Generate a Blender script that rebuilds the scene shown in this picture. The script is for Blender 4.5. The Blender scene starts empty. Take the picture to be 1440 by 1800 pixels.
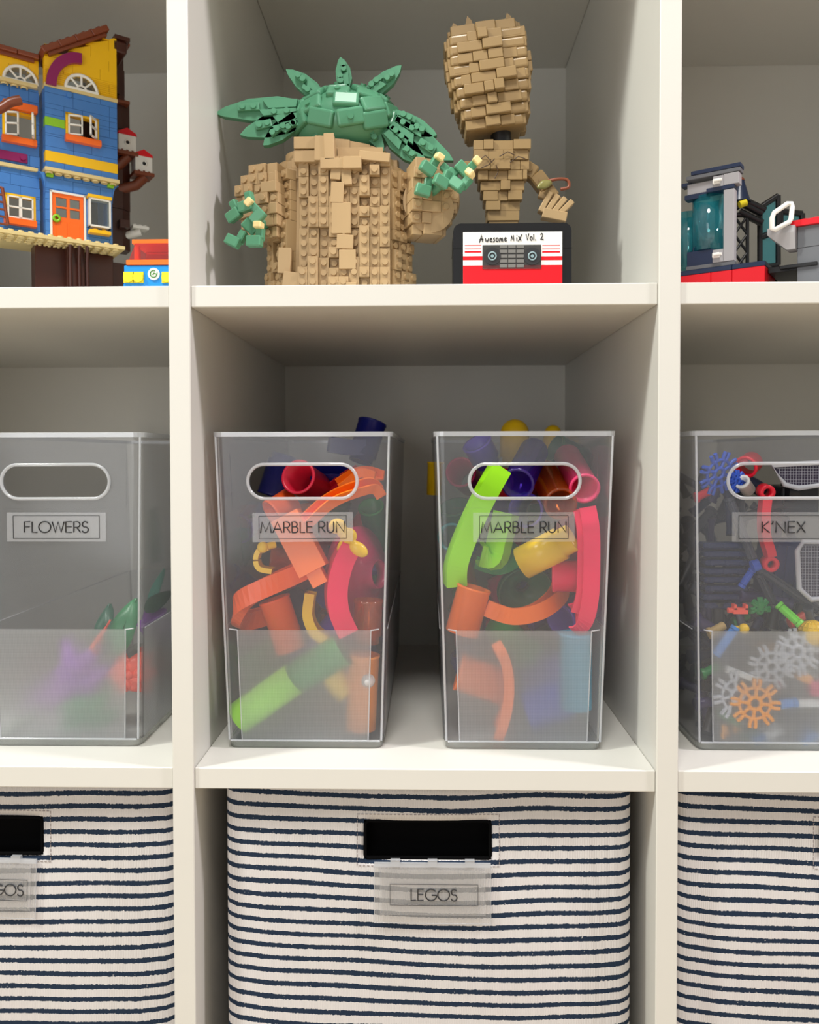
import bpy, bmesh, math, random
from mathutils import Vector, Matrix
PI = math.pi
rnd = random.Random(7)
S = bpy.context.scene
COL = S.collection

# ------------------------------------------------------------------ camera
F = 1399.8
CAMP = Vector((0.17067, -0.57225, 0.22791))
yw, pt, rl = 0.0222, 0.02172, -0.00196
fw = Vector((-math.sin(yw)*math.cos(pt), math.cos(yw)*math.cos(pt), -math.sin(pt)))
r0 = Vector((math.cos(yw), math.sin(yw), 0)); u0 = r0.cross(fw)
RT = r0*math.cos(rl) + u0*math.sin(rl); UP = -r0*math.sin(rl) + u0*math.cos(rl)
cam = bpy.data.cameras.new('camera'); camo = bpy.data.objects.new('camera', cam); COL.objects.link(camo)
m = Matrix.Identity(4)
for i in range(3):
    m[i][0], m[i][1], m[i][2], m[i][3] = RT[i], UP[i], -fw[i], CAMP[i]
camo.matrix_world = m
cam.sensor_fit = 'VERTICAL'; cam.sensor_height = 36; cam.sensor_width = 28.8
cam.lens = F/1800*36; cam.shift_x = 0; cam.shift_y = -68.56/1800
cam.clip_start = 0.01
cam.dof.use_dof = True; cam.dof.focus_distance = 0.62; cam.dof.aperture_fstop = 9
S.camera = camo

# ------------------------------------------------------------------ world, lights, exposure
w = bpy.data.worlds.new('world'); S.world = w; w.use_nodes = True
w.node_tree.nodes['Background'].inputs[0].default_value = (1.0, 0.985, 0.955, 1)
w.node_tree.nodes['Background'].inputs[1].default_value = 0.30
S.view_settings.view_transform = 'Standard'; S.view_settings.look = 'None'
S.view_settings.gamma = 1; S.view_settings.use_curve_mapping = False
S.view_settings.exposure = 0.49
def area(name, loc, tgt, size, power, col):
    l = bpy.data.lights.new(name, 'AREA'); l.shape = 'DISK'; l.size = size; l.energy = power; l.color = col
    o = bpy.data.objects.new(name, l); COL.objects.link(o); o.location = loc
    o.rotation_euler = (Vector(tgt)-Vector(loc)).to_track_quat('-Z', 'Y').to_euler()
    return o
area('ceiling_lamp_left', (-1.15, -0.62, 1.75), (0.17, 0, 0.2), 0.22, 26, (0.98, 1.0, 0.93))
area('ceiling_lamp_right', (1.75, -0.42, 1.65), (0.17, 0, 0.2), 0.20, 23, (1.0, 0.93, 0.97))
area('ceiling_lamp_room', (0.1, -0.88, 1.8), (0.17, 0, 0.0), 0.45, 16, (1.0, 0.98, 0.94))
area('front_fill', (-0.5, -1.5, 0.25), (0.05, 0, 0.2), 0.9, 3.6, (0.97, 0.98, 1.0))  # added soft fill, brightens bin fronts, contents and the left column
try:
    S.cycles.max_bounces = 14; S.cycles.transparent_max_bounces = 24; S.cycles.transmission_bounces = 12
    S.cycles.sample_clamp_indirect = 4
except Exception: pass

# ------------------------------------------------------------------ helpers
def at(px, py, Y):
    d = fw*F + RT*(px-720) - UP*(py-(900-68.56))
    t = (Y-CAMP.y)/d.y
    return CAMP + d*t
def on_z(px, py, Z):
    d = fw*F + RT*(px-720) - UP*(py-(900-68.56))
    return CAMP + d*((Z-CAMP.z)/d.z)
def lin(c):
    o = []
    for v in c:
        v /= 255.0
        o.append(v/12.92 if v <= 0.04045 else ((v+0.055)/1.055)**2.4)
    return (o[0], o[1], o[2], 1)
MATS = {}
def mat(key, rgb, rough=0.35, var=0.04, bump=0.0, bscale=400, metal=0, sss=0.0, spec=0.5):
    if key in MATS: return MATS[key]
    M = bpy.data.materials.new(key); M.use_nodes = True; nt = M.node_tree
    b = nt.nodes['Principled BSDF']
    c = lin(rgb)
    tc = nt.nodes.new('ShaderNodeTexCoord'); n = nt.nodes.new('ShaderNodeTexNoise')
    n.inputs['Scale'].default_value = 35; n.inputs['Detail'].default_value = 3
    nt.links.new(tc.outputs['Object'], n.inputs['Vector'])
    mx = nt.nodes.new('ShaderNodeMix'); mx.data_type = 'RGBA'
    mx.inputs['A'].default_value = tuple(v*(1-var) for v in c[:3])+(1,)
    mx.inputs['B'].default_value = tuple(min(1, v*(1+var)) for v in c[:3])+(1,)
    nt.links.new(n.outputs['Fac'], mx.inputs['Factor']); nt.links.new(mx.outputs['Result'], b.inputs['Base Color'])
    b.inputs['Roughness'].default_value = rough; b.inputs['Metallic'].default_value = metal
    b.inputs['Specular IOR Level'].default_value = spec
    if sss:
        b.inputs['Subsurface Weight'].default_value = sss; b.inputs['Subsurface Radius'].default_value = (.006, .004, .003)
        b.inputs['Subsurface Scale'].default_value = 1.0
    if bump:
        n2 = nt.nodes.new('ShaderNodeTexNoise'); n2.inputs['Scale'].default_value = bscale
        nt.links.new(tc.outputs['Object'], n2.inputs['Vector'])
        bp = nt.nodes.new('ShaderNodeBump'); bp.inputs['Strength'].default_value = bump; bp.inputs['Distance'].default_value = 0.0005
        nt.links.new(n2.outputs['Fac'], bp.inputs['Height']); nt.links.new(bp.outputs['Normal'], b.inputs['Normal'])
    MATS[key] = M
    return M
def clear_mat(key, tint, haze, hazecol, gloss=0.06, grough=0.08, frost=None, dots=False, trans=0.96):
    """plastic sheet: see-through + milky scatter + surface gloss; frost = rough refraction"""
    M = bpy.data.materials.new(key); M.use_nodes = True; nt = M.node_tree; nt.nodes.clear()
    out = nt.nodes.new('ShaderNodeOutputMaterial')
    tr = nt.nodes.new('ShaderNodeBsdfTransparent'); tr.inputs[0].default_value = tuple(v*trans for v in lin(tint)[:3])+(1,)
    clear = tr
    if frost:
        rf = nt.nodes.new('ShaderNodeBsdfRefraction'); rf.inputs['Roughness'].default_value = frost
        rf.inputs['IOR'].default_value = 1.25; rf.inputs['Color'].default_value = lin(tint)
        mf = nt.nodes.new('ShaderNodeMixShader'); mf.inputs[0].default_value = 0.68
        nt.links.new(tr.outputs[0], mf.inputs[1]); nt.links.new(rf.outputs[0], mf.inputs[2]); clear = mf
    di = nt.nodes.new('ShaderNodeBsdfDiffuse'); di.inputs[0].default_value = lin(hazecol)
    tl = nt.nodes.new('ShaderNodeBsdfTranslucent'); tl.inputs[0].default_value = lin(hazecol)
    m1 = nt.nodes.new('ShaderNodeMixShader'); m1.inputs[0].default_value = 0.45
    nt.links.new(di.outputs[0], m1.inputs[1]); nt.links.new(tl.outputs[0], m1.inputs[2])
    m2 = nt.nodes.new('ShaderNodeMixShader'); m2.inputs[0].default_value = haze
    nt.links.new(clear.outputs[0], m2.inputs[1]); nt.links.new(m1.outputs[0], m2.inputs[2])
    if dots:
        tc = nt.nodes.new('ShaderNodeTexCoord'); mp = nt.nodes.new('ShaderNodeMapping')
        mp.inputs['Rotation'].default_value = (0, PI/4, 0)
        nt.links.new(tc.outputs['Object'], mp.inputs['Vector'])
        sx = nt.nodes.new('ShaderNodeSeparateXYZ'); nt.links.new(mp.outputs[0], sx.inputs[0])
        def mt(op, a, b=None):
            q = nt.nodes.new('ShaderNodeMath'); q.operation = op
            for i, v in enumerate((a, b)):
                if v is None: continue
                if isinstance(v, (int, float)): q.inputs[i].default_value = v
                else: nt.links.new(v, q.inputs[i])
            return q.outputs[0]
        k = 2*PI/0.00165
        a = mt('SINE', mt('MULTIPLY', sx.outputs['X'], k)); c = mt('SINE', mt('MULTIPLY', mt('ADD', sx.outputs['Z'], mt('MULTIPLY', sx.outputs['Y'], .7)), k))
        p = mt('MULTIPLY', a, c)
        nt.links.new(mt('ADD', mt('MULTIPLY', p, haze*0.95), haze), m2.inputs[0])
    gl = nt.nodes.new('ShaderNodeBsdfGlossy'); gl.inputs['Roughness'].default_value = grough
    lw = nt.nodes.new('ShaderNodeLayerWeight'); lw.inputs['Blend'].default_value = 0.25
    mm = nt.nodes.new('ShaderNodeMath'); mm.operation = 'MULTIPLY_ADD'
    nt.links.new(lw.outputs['Fresnel'], mm.inputs[0]); mm.inputs[1].default_value = 0.5; mm.inputs[2].default_value = gloss
    mm.use_clamp = True
    m3 = nt.nodes.new('ShaderNodeMixShader'); nt.links.new(mm.outputs[0], m3.inputs[0])
    nt.links.new(m2.outputs[0], m3.inputs[1]); nt.links.new(gl.outputs[0], m3.inputs[2])
    nt.links.new(m3.outputs[0], out.inputs[0])
    MATS[key] = M
    return M

def tag(o, label=None, cat=None, group=None, kind=None):
    if label: o['label'] = label
    if cat: o['category'] = cat
    if group: o['group'] = group
    if kind: o['kind'] = kind
    return o
def empty(name, label, cat, loc=(0, 0, 0), rz=0, group=None):
    o = bpy.data.objects.new(name, None); COL.objects.link(o); o.empty_display_size = 0.01
    o.location = loc; o.rotation_euler = (0, 0, rz)
    return tag(o, label, cat, group)

class MB:
    def __init__(s, M=None):
        s.v = []; s.f = []; s.mi = []; s.sm = []; s.M = M or Matrix.Identity(4); s.cur = 0
    def add(s, vs, fs, smooth=False, M=None):
        b = len(s.v); T = s.M @ M if M is not None else s.M
        s.v += [T @ Vector(p) for p in vs]
        for f in fs:
            s.f.append([b+i for i in f]); s.mi.append(s.cur); s.sm.append(smooth)
    def box(s, c, d, M=None, bev=0.0):
        x, y, z = (d[0]/2, d[1]/2, d[2]/2); c = Vector(c)
        if bev <= 0:
            vs = [(c.x+i*x, c.y+j*y, c.z+k*z) for i in (-1, 1) for j in (-1, 1) for k in (-1, 1)]
            s.add(vs, [(0, 1, 3, 2), (4, 6, 7, 5), (0, 4, 5, 1), (2, 3, 7, 6), (0, 2, 6, 4), (1, 5, 7, 3)], M=M)
        else:
            bm = bmesh.new(); bmesh.ops.create_cube(bm, size=1)
            for v in bm.verts: v.co = Vector((v.co.x*d[0], v.co.y*d[1], v.co.z*d[2]))
            bmesh.ops.bevel(bm, geom=bm.edges[:]+bm.verts[:], offset=min(bev, min(d)*.45), segments=1 if bev < .0015 else 3, affect='EDGES', profile=.5)
            bm.verts.ensure_lookup_table(); bm.verts.index_update()
            s.add([v.co+c for v in bm.verts], [[v.index for v in f.verts] for f in bm.faces], M=M, smooth=False); bm.free()
    def b2(s, a, b, M=None, bev=0.0):
        s.box([(a[i]+b[i])/2 for i in range(3)], [abs(b[i]-a[i]) for i in range(3)], M, bev)
    def cyl(s, p, q, r, r2=None, n=20, caps=True, smooth=True, M=None):
        p, q = Vector(p), Vector(q); r2 = r if r2 is None else r2
        ax = (q-p).normalized(); e1 = ax.orthogonal().normalized(); e2 = ax.cross(e1)
        vs = []
        for c, rr in ((p, r), (q, r2)):
            vs += [c + (e1*math.cos(2*PI*i/n)+e2*math.sin(2*PI*i/n))*rr for i in range(n)]
        s.add(vs, [(i, (i+1) % n, n+(i+1) % n, n+i) for i in range(n)], smooth, M)
        if caps: s.add(vs, [list(range(n))[::-1], [n+i for i in range(n)]], False, M)
    def lathe(s, prof, p, ax, n=28, M=None, closed=False):
        """prof: (r, h) pairs along axis ax from p"""
        p = Vector(p); ax = Vector(ax).normalized(); e1 = ax.orthogonal().normalized(); e2 = ax.cross(e1)
        vs = []; k = len(prof)
        for r, h in prof:
            vs += [p+ax*h+(e1*math.cos(2*PI*i/n)+e2*math.sin(2*PI*i/n))*r for i in range(n)]
        fs = []
        for j in range(k if closed else k-1):
            a, b = j*n, ((j+1) % k)*n
            fs += [(a+i, a+(i+1) % n, b+(i+1) % n, b+i) for i in range(n)]
        s.add(vs, fs, True, M)
    def tube(s, pts, r, n=8, closed=False, M=None, caps=True):
        pts = [Vector(p) for p in pts]; k = len(pts); vs = []
        up = None
        for i, p in enumerate(pts):
            a = pts[(i-1) % k] if (closed or i > 0) else p; b = pts[(i+1) % k] if (closed or i < k-1) else p
            t = (b-a).normalized()
            if up is None: up = t.orthogonal().normalized()
            up = (up - t*up.dot(t))
            up = up.normalized() if up.length > 1e-9 else t.orthogonal().normalized()
            sd = t.cross(up)
            rr = r[i] if isinstance(r, (list, tuple)) else r
            vs += [p+(up*math.cos(2*PI*j/n)+sd*math.sin(2*PI*j/n))*rr for j in range(n)]
        fs = []
        for i in range(k if closed else k-1):
            a, b = i*n, ((i+1) % k)*n
            fs += [(a+j, a+(j+1) % n, b+(j+1) % n, b+j) for j in range(n)]
        s.add(vs, fs, True, M)
        if caps and not closed: s.add(vs, [list(range(n))[::-1], [(k-1)*n+j for j in range(n)]], False, M)
    def sweep(s, prof, pts, up, M=None, closed_prof=True):
        """prof: closed 2D loop (side, up) swept along pts; up = up vector or list"""
        pts = [Vector(p) for p in pts]; k = len(pts); n = len(prof); vs = []
        for i, p in enumerate(pts):
            t = (pts[min(i+1, k-1)]-pts[max(i-1, 0)]).normalized()
            u = Vector(up[i] if isinstance(up, list) else up); u = (u-t*u.dot(t)).normalized(); sd = t.cross(u)
            vs += [p+sd*a+u*b for a, b in prof]
        fs = []
        for i in range(k-1):
            fs += [(i*n+j, i*n+(j+1) % n, (i+1)*n+(j+1) % n, (i+1)*n+j) for j in range(n)]
        s.add(vs, fs, False, M)
        s.add(vs, [list(range(n))[::-1], [(k-1)*n+j for j in range(n)]], False, M)
    def prism(s, poly, h0, h1, M=None):
        """2D polygon in local XZ plane, extruded along Y from h0 to h1"""
        n = len(poly)
        vs = [(a, h0, b) for a, b in poly]+[(a, h1, b) for a, b in poly]
        s.add(vs, [list(range(n)), [n+i for i in range(n)][::-1]]+[(i, n+i, n+(i+1) % n, (i+1) % n) for i in range(n)], M=M)
    def sphere(s, c, r, n=20, m_=12, sc=(1, 1, 1), M=None, zmin=-1):
        c = Vector(c); vs = []; fs = []
        for j in range(m_+1):
            th = PI*j/m_
            for i in range(n):
                z = max(math.cos(th), zmin)
                vs.append(c+Vector((r*sc[0]*math.sin(th)*math.cos(2*PI*i/n), r*sc[1]*math.sin(th)*math.sin(2*PI*i/n), r*sc[2]*z)))
        for j in range(m_):
            fs += [(j*n+i, (j+1)*n+i, (j+1)*n+(i+1) % n, j*n+(i+1) % n) for i in range(n)]
        s.add(vs, fs, True, M)
    def stud(s, p, ax=(0, 0, 1), r=.0024, h=.0017, n=14):
        p = Vector(p); ax = Vector(ax)
        s.cyl(p, p+ax*h, r, r*.96, n=n)
    def build(s, name, mt, parent=None, label=None, cat=None, group=None, kind=None, weld=False):
        me = bpy.data.meshes.new(name)
        off = Vector((0, 0, 0))
        if parent is None and s.v:
            xs = [p.x for p in s.v]; ys = [p.y for p in s.v]; zs = [p.z for p in s.v]
            off = Vector(((min(xs)+max(xs))/2, (min(ys)+max(ys))/2, min(zs)))
        me.from_pydata([tuple(p-off) for p in s.v], [], s.f)
        for q in (mt if isinstance(mt, (list, tuple)) else [mt]): me.materials.append(q)
        me.polygons.foreach_set('material_index', s.mi); me.polygons.foreach_set('use_smooth', s.sm)
        bm = bmesh.new(); bm.from_mesh(me)
        if weld: bmesh.ops.remove_doubles(bm, verts=bm.verts[:], dist=1e-6)
        bmesh.ops.recalc_face_normals(bm, faces=bm.faces[:]); bm.to_mesh(me); bm.free()
        me.update()
        o = bpy.data.objects.new(name, me); COL.objects.link(o)
        if parent: o.parent = parent
        else: o.location = off
        return tag(o, label, cat, group, kind)
def T(loc=(0, 0, 0), rx=0, ry=0, rz=0, sc=None):
    q = Matrix.Translation(loc) @ Matrix.Rotation(rz, 4, 'Z') @ Matrix.Rotation(ry, 4, 'Y') @ Matrix.Rotation(rx, 4, 'X')
    if sc: q = q @ Matrix.Diagonal((*sc, 1))
    return q
def arc(cx, cy, rx, ry, a0, a1, n=14):
    return [(cx+rx*math.cos(math.radians(a0+(a1-a0)*i/n)), cy+ry*math.sin(math.radians(a0+(a1-a0)*i/n))) for i in range(n+1)]

# stroke lettering, cap height 1: glyph -> (advance, strokes)
G = {
 'F': (.56, [[(.06, 0), (.06, 1), (.5, 1)], [(.06, .53), (.47, .53)]]),
 'L': (.5, [[(.06, 1), (.06, 0), (.46, 0)]]),
 'O': (1.02, [arc(.5, .5, .47, .51, 0, 360, 32)]),
 'W': (.98, [[(.02, 1), (.26, 0), (.49, .98), (.72, 0), (.96, 1)]]),
 'E': (.58, [[(.52, 1), (.06, 1), (.06, 0), (.52, 0)], [(.06, .53), (.5, .53)]]),
 'R': (.62, [[(.06, 0), (.06, 1), (.3, 1)]+arc(.3, .74, .24, .26, 90, -90, 12)+[(.06, .48)], [(.28, .48), (.58, 0)]]),
 'S': (.56, [arc(.27, .75, .21, .26, 25, 250, 14)+arc(.27, .25, .24, .27, 72, -160, 16)]),
 'M': (.98, [[(.04, 0), (.17, 1), (.48, .1), (.79, 1), (.92, 0)]]),
 'A': (.82, [[(.02, 0), (.4, 1), (.78, 0)], [(.15, .34), (.65, .34)]]),
 'B': (.62, [[(.06, 0), (.06, 1), (.28, 1)]+arc(.28, .77, .2, .23, 90, -90, 10)+[(.06, .54)], [(.28, .54)]+arc(.3, .27, .25, .27, 90, -90, 12)+[(.06, 0)]]),
 'U': (.72, [[(.07, 1), (.07, .33)]+arc(.34, .3, .27, .31, 180, 360, 14)+[(.61, 1)]]),
 'N': (.8, [[(.07, 0), (.07, 1), (.7, 0), (.7, 1)]]),
 'K': (.62, [[(.06, 0), (.06, 1)], [(.52, 1), (.08, .52), (.57, 0)]]),
 "'": (.22, [[(.12, 1.04), (.14, .95), (.04, .74)]]),
 'X': (.66, [[(.03, 1), (.6, 0)], [(.58, 1), (.03, 0)]]),
 'G': (.96, [arc(.5, .5, .46, .51, 40, 345, 28)+[(.94, .47), (.54, .47)]]),
 ' ': (.3, []),
 # handwriting
 'a_': (.95, [[(.02, -.02), (.2, .45), (.36, .95), (.46, .5), (.6, .02)], [(.0, .35), (.4, .42), (.72, .38)]]),
 'w_': (.7, [[(.02, .5), (.14, .05), (.3, .36), (.42, .02), (.62, .52)]]),
 'e_': (.52, [[(.05, .26), (.3, .3), (.4, .42), (.25, .52), (.1, .4), (.08, .16), (.22, .02), (.46, .1)]]),
 's_': (.45, [[(.36, .48), (.2, .52), (.1, .4), (.28, .26), (.32, .1), (.16, .0), (.02, .08)]]),
 'o_': (.52, [arc(.24, .26, .19, .24, 80, 440, 12)]),
 'm_': (.8, [[(.05, .0), (.1, .46), (.12, .3), (.24, .5), (.32, .3), (.34, .05), (.38, .34), (.52, .5), (.6, .3), (.64, .0)]]),
 'M_': (.9, [[(.04, .05), (.16, .72), (.3, .25), (.46, .78), (.56, .05)]]),
 'i_': (.3, [[(.1, .45), (.1, .05), (.2, .02)], [(.12, .72), (.14, .76)]]),
 'x_': (.72, [[(.06, .62), (.5, .02)], [(.66, .86), (.3, .35), (.02, -.04)]]),
 'v_': (.62, [[(.02, .8), (.22, .05), (.5, .9)]]),
 'l_': (.25, [[(.08, .8), (.1, .02)]]),
 '._': (.3, [[(.08, .02), (.10, .09), (.13, .02), (.08, .03)]]),
 '2_': (.6, [[(.05, .68), (.18, .88), (.4, .8), (.38, .5), (.05, .08), (.3, .12), (.56, .05)]]),
 ' _': (.5, []),
}
def lettering(mb, text, cx, cz, h, width, y, r, M=None, track=.06, slope=0.0):
    keys = text if isinstance(text, list) else list(text)
    tot = sum(G[k][0] for k in keys)+track*(len(keys)-1)
    sx = width/tot; x = cx-width/2
    for k in keys:
        for st in G[k][1]:
            pts = [(x+a*sx, y, cz-h/2+b*h+slope*(x+a*sx-cx)) for a, b in st]
            mb.tube(pts, r, n=6, M=M)
        x += (G[k][0]+track)*sx
def rect_frame(mb, x0, x1, z0, z1, y, r):
    for a, b in (((x0, z0), (x1, z0)), ((x1, z0), (x1, z1)), ((x1, z1), (x0, z1)), ((x0, z1), (x0, z0))):
        mb.tube([(a[0], y, a[1]), (b[0], y, b[1])], r, n=4)

# ------------------------------------------------------------------ materials
white = mat('white_melamine', (208, 206, 199), rough=.42, var=.012, bump=.05, bscale=900)
backm = mat('back_board_white', (204, 202, 194), rough=.55, var=.02)
gapm = mat('joint_shadow_gap', (60, 52, 42), rough=.8)
clearp = clear_mat('clear_bin_plastic', (255, 255, 255), 0.068, (240, 245, 255), gloss=.01, grough=.12, trans=.985)
frostp = clear_mat('textured_bin_plastic', (248, 250, 252), 0.215, (253, 254, 255), gloss=.01, grough=.3, frost=.36, dots=True)
rimp = clear_mat('thick_bin_plastic', (240, 244, 250), 0.46, (252, 253, 255), gloss=.08, grough=.12)
footp = clear_mat('bin_foot_plastic', (250, 252, 250), 0.22, (240, 244, 240), gloss=.06, grough=.15, frost=.25)
tapep = clear_mat('clear_label_tape', (255, 255, 255), 0.13, (250, 252, 255), gloss=.04, grough=.3, trans=.995)
tagp = clear_mat('clear_tag_pocket', (228, 228, 238), 0.16, (225, 224, 235), gloss=.06, grough=.12)
inkm = mat('black_ink', (22, 22, 26), rough=.5)

# ------------------------------------------------------------------ setting
W, H, TH, D, INS = .33547, .33547, .01552, .385, .0022
P = W+TH
mb = MB(); mb.b2((-1.6, -2.4, -.42), (1.9, .45, -.40)); tag(mb.build('floor', mat('floor_oak', (196, 178, 150), rough=.5, var=.08)), kind='structure')
mb = MB(); mb.b2((-1.6, .43, -.40), (1.9, .45, 2.0)); tag(mb.build('wall_back', mat('wall_paint', (225, 222, 212), rough=.8)), kind='structure')

shelf = empty('shelving_unit', 'white cube shelving unit holding all the bins, baskets and toys', 'shelf', (0, 0, -.40))
def sh(name, bm_, mt):
    o = bm_.build(name, mt, shelf)
    o.location = (0, 0, .40)
    return o
xs = [-P-TH, -TH, W, W+P]
for x in xs:
    mb = MB(); mb.b2((x, 0, -P-TH-.03), (x+TH, D+.012, 2*P+TH), bev=.0006)
    sh('divider', mb, white)
for c in range(3):
    xa = -P + c*P
    for zt in (-P, 0, P, 2*P):
        mb = MB(); mb.b2((xa+.0002, INS, zt-TH), (xa+W-.0002, D, zt), bev=.0006)
        sh('shelf_board', mb, white)
    for zt in (-P, 0, P):
        mb = MB(); mb.b2((xa-.0005, D, zt-.002), (xa+W+.0005, D+.004, zt+H+.002))
        sh('back_panel', mb, backm)

# ------------------------------------------------------------------ clear bins
def ring(z, a, y0, y1, r, fs):
    """rounded rectangle at height z; front flat carries two extra points at +-fs; starts front-left"""
    pts = [(-a+r, y0), (-fs, y0), (fs, y0), (a-r, y0)]
    pts += [(a-r+r*math.sin(t), y0+r-r*math.cos(t)) for t in (PI/8, PI/4, 3*PI/8)]
    pts += [(a, y0+r), (a, y1-r)]
    pts += [(a-r+r*math.cos(t), y1-r+r*math.sin(t)) for t in (PI/8, PI/4, 3*PI/8)]
    pts += [(a-r, y1), (-a+r, y1)]
    pts += [(-a+r-r*math.sin(t), y1-r+r*math.cos(t)) for t in (PI/8, PI/4, 3*PI/8)]
    pts += [(-a, y1-r), (-a, y0+r)]
    pts += [(-a+r-r*math.cos(t), y0+r-r*math.sin(t)) for t in (PI/8, PI/4, 3*PI/8)]
    return [(x, y, z) for x, y in pts]
BH, ATOP, ABOT, BLEN = .2456, .0685, .0612, .318
def bprof(z, foot=False):
    k = z/BH; a = ABOT+(ATOP-ABOT)*k; y0 = .0-.0095*k
    if foot: a -= .0016; y0 += .0016
    return a, y0, BLEN+.004*k
HZ, HW, HHT = .2085, .0405, .0122
def make_bin(name, label, loc, rz, text, textw, labx, frame_half=None, tilt=0, tapehalf=None, front_mats=None):
    root = empty(name, label, 'storage bin', loc, rz, 'clear plastic bins on the middle shelf')
    body = MB()
    levels = [(.0, True), (.0055, True), (.0062, False), (.0935, False), (.188, False), (.230, False), (BH, False)]
    rings = []
    for z, ft in levels:
        a, y0, y1 = bprof(z, ft); rings.append(ring(z, a, y0, y1, .007, a-.0125))
    n = len(rings[0]); vs = [p for r_ in rings for p in r_]
    fc, ff, ft_ = [], [], []
    for j in range(len(rings)-1):
        for i in range(n):
            q = (j*n+i, j*n+(i+1) % n, (j+1)*n+(i+1) % n, (j+1)*n+i)
            if j == 4 and i in (1, n//2+2) and i == 1: continue
            if j in (0, 1): ft_.append(q)
            elif j == 2: (fc if (i in (0, 2) or i in (3, 4, 5, 6) or i >= n-5) else ff).append(q)
            else: fc.append(q)
    fc.append(list(range(n)))
    body.add(vs, fc); body.cur = 1; body.add(vs, ff); body.cur = 2; body.add(vs, ft_); body.cur = 0
    # handle opening in the front panel
    z0, z1 = .188, .230
    (xl0, yl0, _), (xr0, yr0, _) = rings[4][1], rings[4][2]; (xl1, yl1, _), (xr1, yr1, _) = rings[5][1], rings[5][2]
    def fy(z): return bprof(z)[1]
    hole = []; outer = []
    N = 48
    for i in range(N):
        t = 2*PI*i/N
        c, s_ = math.cos(t), math.sin(t)
        L = HW-HHT
        # stadium by angle
        hx = (L if c > 0 else -L)+HHT*c if abs(c) > 1e-6 else 0
        if abs(s_) > .92: hx = c/math.sqrt(1-.92**2)*L if abs(c) < math.sqrt(1-.92**2) else hx
        hz = HHT*(s_ if abs(s_) < .92 else math.copysign(1, s_))
        hole.append((hx, fy(HZ+hz), HZ+hz))
        k = max(abs(c), abs(s_)); ox = c/k; oz = s_/k
        zz = (z0+z1)/2+oz*(z1-z0)/2; hw = xr0+(xr1-xr0)*(zz-z0)/(z1-z0)
        outer.append((ox*hw, fy(zz), zz))
    body.add(hole+outer, [(i, (i+1) % N, N+(i+1) % N, N+i) for i in range(N)])
    bo = body.build('body', [clearp, frostp, footp], root, weld=True)
    sol = bo.modifiers.new('wall', 'SOLIDIFY'); sol.thickness = .0014; sol.offset = -1
    # thick parts
    r_ = MB(); a, y0, y1 = bprof(BH)
    rr = [Vector(p) for p in ring(BH, a, y0, y1, .007, a-.0125)]
    prof = [(-.0016, -.0030), (.0004, -.0030), (.0006, .0006), (-.0014, .0006)]
    k = len(rr); vs = []
    cen = Vector((0, (y0+y1)/2, BH))
    for i, p in enumerate(rr):
        t = (rr[(i+1) % k]-rr[(i-1) % k]).normalized(); o_ = t.cross(Vector((0, 0, 1)))
        vs += [p+o_*pa+Vector((0, 0, pb)) for pa, pb in prof]
    r_.add(vs, [(i*4+j, i*4+(j+1) % 4, ((i+1) % k)*4+(j+1) % 4, ((i+1) % k)*4+j) for i in range(k) for j in range(4)])
    r_.build('rim', rimp, root)
    g = MB(); hp = []
    for i in range(40):
        t = 2*PI*i/40; c, s_ = math.cos(t), math.sin(t)
        L = HW-HHT+.0004; x = (L if c >= 0 else -L)+(HHT+.0010)*c; z = HZ+(HHT+.0010)*s_
        hp.append((x, fy(z)-.0002, z))
    g.tube(hp, .0013, n=8, closed=True); g.build('handle_rim', rimp, root)
    e = MB()
    for sgn in (-1, 1):   # vertical corner ribs and textured panel edges
        e.tube([(sgn*(bprof(z)[0]-.0022), bprof(z)[1]+.0006, z) for z in (.007, BH-.003)], .0009, n=6)
        e.tube([(sgn*(bprof(z)[0]-.0125+.0002), bprof(z)[1]-.0002, z) for z in (.0075, .0935)], .0005, n=6)
        e.tube([(sgn*(bprof(.0935)[0]-.0125), bprof(.0935)[1]-.0002, .0935), (sgn*(bprof(.0935)[0]-.006), bprof(.0935)[1]-.0002, .0945)], .0005, n=6)
        e.tube([(sgn*(bprof(.0935)[0]+.0001), bprof(.0935)[1]+.008, .0935), (sgn*(bprof(.0935)[0]+.0001), BLEN-.01, .0935)], .0005, n=6)
    e.tube([(-(ABOT-.003), -.0002, .0066), (ABOT-.003, -.0002, .0066)], .0008, n=6)
    e.build('rib', rimp, root)
    # label
    lz = .1735; ly = fy(lz)-.0006
    Lb = MB(); th = tapehalf or .0385
    Mx = T((labx, ly, lz), ry=tilt)
    Lb.M = Mx
    Lb.b2((-th, -.0001, -.0112), (th, .0002, .0112))
    lo = Lb.build('label', tapep, root, label='clear tape label with thin printed frame')
    tx = MB(Mx); fh = frame_half or .0335
    lettering(tx, text, 0, 0, .0083, textw, -.0003, .00050, track=.05)
    rect_frame(tx, -fh, fh, -.0087, .0087, -.0003, .00022)
    tx.build('lettering', inkm, lo)
    return root
bin_flower = make_bin('storage_bin', 'clear plastic bin labelled FLOWERS in the left cube', (-.1152, .0415, 0), 0, 'FLOWERS', .0507, .0, tilt=0)
bin_left = make_bin('storage_bin', 'clear bin labelled MARBLE RUN, the left one of the pair in the middle cube', (.0755, .0405, 0), 0, 'MARBLE RUN', .0655, .0000, tilt=-.008)
bin_right = make_bin('storage_bin', 'clear bin labelled MARBLE RUN, with a lime track showing in its handle', (.2445, .0405, 0), 0, 'MARBLE RUN', .0655, -.0005, tilt=-.004)
bin_knex = make_bin('storage_bin', 'clear bin in the right cube full of rods and snowflake connectors', (.4395, .0415, 0), 0, "K'NEX", .0335, .0002)
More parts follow.
